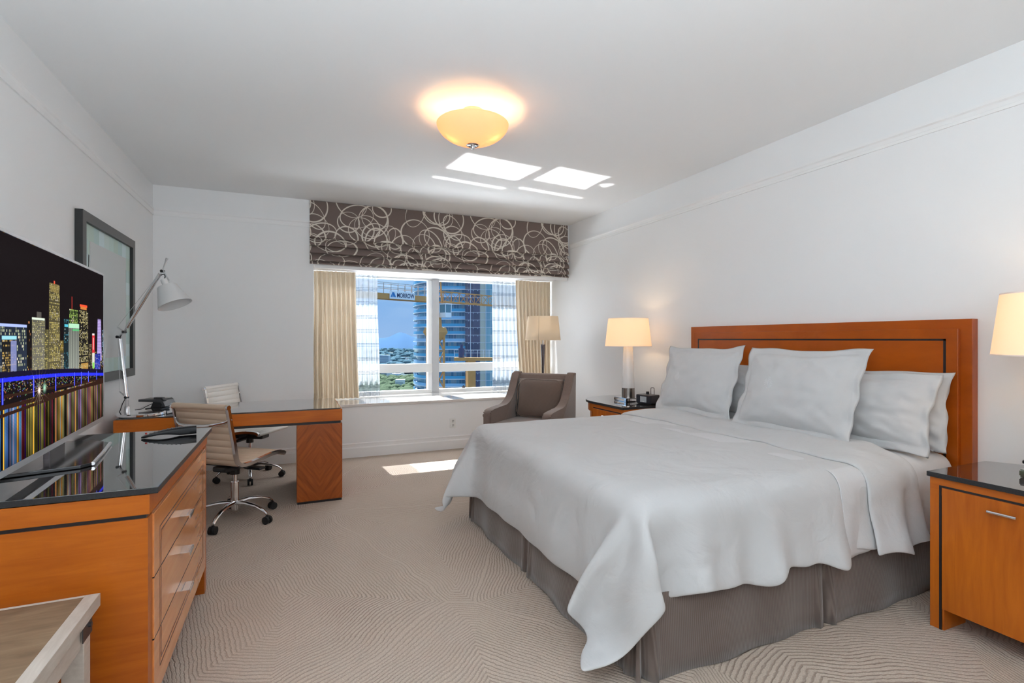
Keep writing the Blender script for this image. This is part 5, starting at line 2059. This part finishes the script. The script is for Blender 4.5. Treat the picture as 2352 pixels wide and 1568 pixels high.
prism(b, [(p.x, p.y) for p in pts_d], 'z', GZ_, 60); obj('glass_wing', b, facade_mat('wing_glass', (.16, .34, .46), (.22, .42, .52), (.34, .46, .52), 2.0, 3.0, (.4, .55, .62), .06), tow)

# tower crane with the sign
Mx = Vector((14.18, 53.78, 0))
crane = thing('tower_crane', 'orange tower crane with white MORROW sign on its rear arm', 'crane', (Mx.x, Mx.y, GZ_))
jd = Vector((.901, .434, 0)); jn = Vector((-.434, .901, 0))


def CP(s, n_, z):
    return Mx + jd * s + jn * n_ + Vector((0, 0, z))


b = BM()
hw = .64
for sx in (-1, 1):
    for sy in (-1, 1):
        bar(b, CP(sx * hw, sy * hw, GZ_), CP(sx * hw, sy * hw, 2.0), .20)
z = -40.0
i = 0
while z < 1.0:
    for sgn in (-1, 1):
        s_ = 1 if i % 2 else -1
        bar(b, CP(-hw * s_, sgn * hw, z), CP(hw * s_, sgn * hw, z + 2.0), .09)
        bar(b, CP(sgn * hw, -hw * s_, z), CP(sgn * hw, hw * s_, z + 2.0), .09)
        bar(b, CP(-hw, sgn * hw, z), CP(hw, sgn * hw, z), .09)
        bar(b, CP(sgn * hw, -hw, z), CP(sgn * hw, hw, z), .09)
    z += 2.0; i += 1
obj('mast', b, M('yellow'), crane)
b = BM()
rings = []
for (r, zz) in ((.62, 1.2), (1.10, 2.0), (.95, 2.5), (.58, 2.55), (.52, 3.9)):
    rings.append([b.verts.new(CP(r * math.cos(PI / 4 + PI / 2 * k) * 1.2, r * math.sin(PI / 4 + PI / 2 * k) * 1.2, zz)) for k in range(4)])
for a, c in zip(rings, rings[1:]):
    for k in range(4):
        b.faces.new((a[k], a[(k + 1) % 4], c[(k + 1) % 4], c[k]))
obj('slewing_ring', b, M('yellow'), crane)
b = BM()
for sx, tx in ((-1, -.15), (1, .15)):
    for sy in (-.5, .5):
        bar(b, CP(sx * .62, sy, 3.6), CP(tx, sy * .3, 12.5), .16)
for zz in (5.2, 6.8, 8.4, 10):
    w_ = .62 - (zz - 3.6) / 9 * .47
    bar(b, CP(-w_, 0, zz), CP(w_, 0, zz), .1)
obj('tower_head', b, M('yellow'), crane)
b = BM()
for n_ in (-.55, .55):
    bar(b, CP(-16, n_, 5.45), CP(-.4, n_, 5.45), .12, .55)
bar(b, CP(-16, 0, 5.3), CP(-.4, 0, 5.3), 1.1, .08)
obj('counter_arm', b, M('yellow'), crane)
b = BM()
for n_ in (-.6, .6):
    for zz in (6.3, 6.75):
        bar(b, CP(-15.5, n_, zz), CP(-.6, n_, zz), .045)
    s_ = -15.5
    while s_ < -.5:
        bar(b, CP(s_, n_, 5.7), CP(s_, n_, 6.75), .055)
        s_ += .85
obj('guard_rail', b, pbr('rail_grey', (.40, .38, .36), .5), crane)
b = BM()
for n_, zz in ((-.6, 5.32), (.6, 5.32), (0, 6.45)):
    bar(b, CP(.5, n_, zz), CP(40, n_, zz), .12)
s_ = .5
k = 0
while s_ < 39:
    for n_ in (-.6, .6):
        bar(b, CP(s_, n_, 5.32), CP(s_ + .6, 0, 6.45), .06)
        bar(b, CP(s_ + .6, 0, 6.45), CP(s_ + 1.2, n_, 5.32), .06)
    bar(b, CP(s_, -.6, 5.32), CP(s_, .6, 5.32), .05)
    s_ += 1.2
obj('jib', b, M('yellow'), crane)
# cab on the right of the mast
b = BM()
bar(b, CP(.15, -.95, 3.85), CP(1.0, -.95, 3.85), 1.0, .5); bar(b, CP(.15, -.95, 5.02), CP(1.08, -.95, 5.02), 1.1, .12)
for s_ in (.18, .97):
    for n_ in (-1.41, -.49):
        bar(b, CP(s_, n_, 4.05), CP(s_ + (.06 if s_ > .5 else 0), n_, 5.0), .07)
cab = obj('cab', b, M('white_paint'), crane)
b = BM(); bar(b, CP(.21, -.95, 4.53), CP(.95, -.95, 4.53), .88, .88); obj('cab_glass', b, pbr('cab_glass', (.08, .22, .30), .1), cab)
b = BM(); bar(b, CP(-1.15, -.9, 3.9), CP(-.55, -.9, 3.9), .3, 2.1); cb2 = obj('control_cabinet', b, M('white_paint'), crane)
b = BM()
for k in range(2):
    prism_p = [CP(-1.05 + .22 * k, -1.056, 3.35), CP(-.92 + .22 * k, -1.056, 3.35), CP(-.80 + .18 * k, -1.056, 4.35), CP(-.90 + .18 * k, -1.056, 4.35)]
    vv_ = [b.verts.new(p) for p in prism_p]; b.faces.new(vv_)
    vv2 = [b.verts.new(p + jn * .004) for p in prism_p]; b.faces.new(vv2[::-1])
    for q_ in range(4):
        b.faces.new((vv_[q_], vv2[q_], vv2[(q_ + 1) % 4], vv_[(q_ + 1) % 4]))
obj('logo_stripe', b, M('sign_blue'), cb2)
# sign board
SA, SB, SZ0, SZ1 = -6.35, -3.30, 5.22, 5.98
b = BM(); bar(b, CP(SA, -.66, (SZ0 + SZ1) / 2), CP(SB, -.66, (SZ0 + SZ1) / 2), .04, SZ1 - SZ0); sg = obj('sign_board', b, M('white_paint'), crane)


def text_mesh(s, size):
    cu_ = bpy.data.curves.new('txt', 'FONT')
    cu_.body = s; cu_.size = size; cu_.extrude = .006; cu_.offset = size * .018
    o_ = bpy.data.objects.new('txt', cu_); COL.objects.link(o_)
    dg = bpy.context.evaluated_depsgraph_get(); dg.update()
    m_ = bpy.data.meshes.new_from_object(o_.evaluated_get(dg))
    bpy.data.objects.remove(o_, do_unlink=True)
    bm = BM(); bm.from_mesh(m_); bpy.data.meshes.remove(m_)
    return bm


b = text_mesh('MORROW', .62)
xs_ = [v.co.x for v in b.verts]; w0, w1 = min(xs_), max(xs_)
tw = 2.12
for v in b.verts:
    s_ = (v.co.x - w0) / (w1 - w0) * tw + SA + .86
    v.co = CP(s_, -.683 - v.co.z, SZ0 + .17 + v.co.y)
obj('sign_lettering', b, M('sign_dark'), sg)
b = BM()
for (a0, a1, t0_, t1_) in ((.10, .26, .30, .40), (.30, .44, .40, .48), (.48, .74, .42, .52)):
    pp = [CP(SA + a0, -.684, SZ0 + .17), CP(SA + a1, -.684, SZ0 + .17), CP(SA + t1_, -.684, SZ0 + .64), CP(SA + t0_, -.684, SZ0 + .64)]
    v0 = [b.verts.new(p) for p in pp]; v1 = [b.verts.new(p + jn * .004) for p in pp]
    b.faces.new(v0); b.faces.new(v1[::-1])
    for q_ in range(4):
        b.faces.new((v0[q_], v1[q_], v1[(q_ + 1) % 4], v0[(q_ + 1) % 4]))
obj('sign_logo', b, M('sign_blue'), sg)

# second crane: deck with winch drum
d2 = 84.0
P0 = RAY(1044, d2); P1 = RAY(1150, d2)
c2 = thing('crane_deck', 'orange crane deck with dark winch drum, lower and farther than the signed crane', 'crane', tuple(RAY(1085, d2) + Vector((0, 0, GZ_))))
b = BM(); bar(b, P0 + Vector((0, 0, -2.0)), P1 + Vector((0, 0, -2.0)), 1.6, .5); obj('deck', b, M('yellow'), c2)
b = BM(); q = RAY(1081, d2); bar(b, q + Vector((0, 0, GZ_)), q + Vector((0, 0, -2.25)), 1.3, 1.3); obj('mast', b, M('yellow'), c2)
b = BM(); q = RAY(1060, d2); tube(b, [q + Vector((0, 0, -1.75)), q + Vector((0, 0, -.2))], .5, 14); tube(b, [q + Vector((0, 0, -.2)), q + Vector((0, 0, .4))], .25, 10); obj('winch_drum', b, pbr('navy_drum', (.03, .05, .14), .5), c2)
b = BM()
for zz in (-1.0, -.5):
    bar(b, P0 + Vector((0, 0, zz)), P1 + Vector((0, 0, zz)), .05)
for k in range(9):
    q = P0.lerp(P1, k / 8); bar(b, q + Vector((0, 0, -1.8)), q + Vector((0, 0, -.5)), .05)
obj('guard_rail', b, M('slab'), c2)

# distant buildings
def block(px, d, w_, dep, h, mat, label, group, roofm=None, windows=True):
    p = RAY(px, d)
    t = thing('distant_building', label, 'building', (p.x, p.y, GZ_), -YAW, group)
    b_ = BM(); box(b_, -w_ / 2, w_ / 2, -dep / 2, dep / 2, 0, h); obj('walls', b_, mat, t, world=False)
    b_ = BM(); box(b_, -w_ / 2 - .3, w_ / 2 + .3, -dep / 2 - .3, dep / 2 + .3, h, h + .8); obj('roof', b_, roofm or mat, t, world=False)
    if windows:
        b_ = BM()
        nf = max(1, int(h / 3.4))
        for k_ in range(nf):
            box(b_, -w_ / 2 + .8, w_ / 2 - .8, -dep / 2 - .12, -dep / 2, k_ * 3.4 + 1.2, k_ * 3.4 + 2.5)
        obj('window_band', b_, pbr('far_windows', (.12, .20, .30), .3), t, world=False)
    return t


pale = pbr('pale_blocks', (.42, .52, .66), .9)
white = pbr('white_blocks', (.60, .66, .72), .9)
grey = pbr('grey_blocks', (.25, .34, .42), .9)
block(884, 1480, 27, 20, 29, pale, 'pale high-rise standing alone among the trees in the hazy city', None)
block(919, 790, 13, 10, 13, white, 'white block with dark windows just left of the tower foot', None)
rnd = random.Random(7)
SPOTS = [(884, 1480, 22), (919, 790, 12)]
for k in range(16):
    d = rnd.uniform(820, 3000)
    px = rnd.uniform(868, 940)
    wb = rnd.uniform(9, 18) * d / 1100
    SPOTS.append((px, d, wb))
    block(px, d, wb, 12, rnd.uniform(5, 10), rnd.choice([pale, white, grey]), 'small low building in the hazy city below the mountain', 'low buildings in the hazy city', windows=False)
# tree canopy
def canopy(name, label, n_, d0, d1, r0, r1, mat, seed):
    rnd = random.Random(seed)
    b = BM()
    for k in range(n_):
        d = d0 + (d1 - d0) * rnd.random() ** 1.3
        px = rnd.uniform(835, 950)
        p = RAY(px, d)
        r = rnd.uniform(r0, r1)
        if any((p - RAY(a_, d_)).length < w_ * .75 + 8 + r * 1.6 for a_, d_, w_ in SPOTS):
            continue
        mtx = Matrix.Translation((p.x, p.y, GZ_ + r * .7)) @ Matrix.Diagonal((r * 1.3, r * 1.2, r * .8, 1)) @ Matrix.Rotation(rnd.random() * 3, 4, 'Z')
        bmesh.ops.create_icosphere(b, subdivisions=2, radius=1.0, matrix=mtx)
    for v in b.verts:
        n1 = noise.noise(v.co * .25)
        v.co += Vector((n1, n1 * .5, n1)) * 1.6
    tag(obj(name, b, mat), label, 'trees', kind='stuff')


canopy('tree_canopy', 'green tree canopy of the city far below the window', 230, 690, 1000, 3.5, 6.5, pbr('foliage', (.05, .085, .05), .95, spec=.05, var=(.04, (.11, .15, .09))), 4)
canopy('distant_woodland', 'woodland farther out towards the mountain, coloured blue-green for haze', 260, 1120, 3600, 7, 11, pbr('hazed_foliage', (.06, .115, .15), .95, spec=.0, var=(.01, (.11, .19, .24))), 6)  # haze of the distance goes into the far leaf colours

bpy.context.view_layer.update()
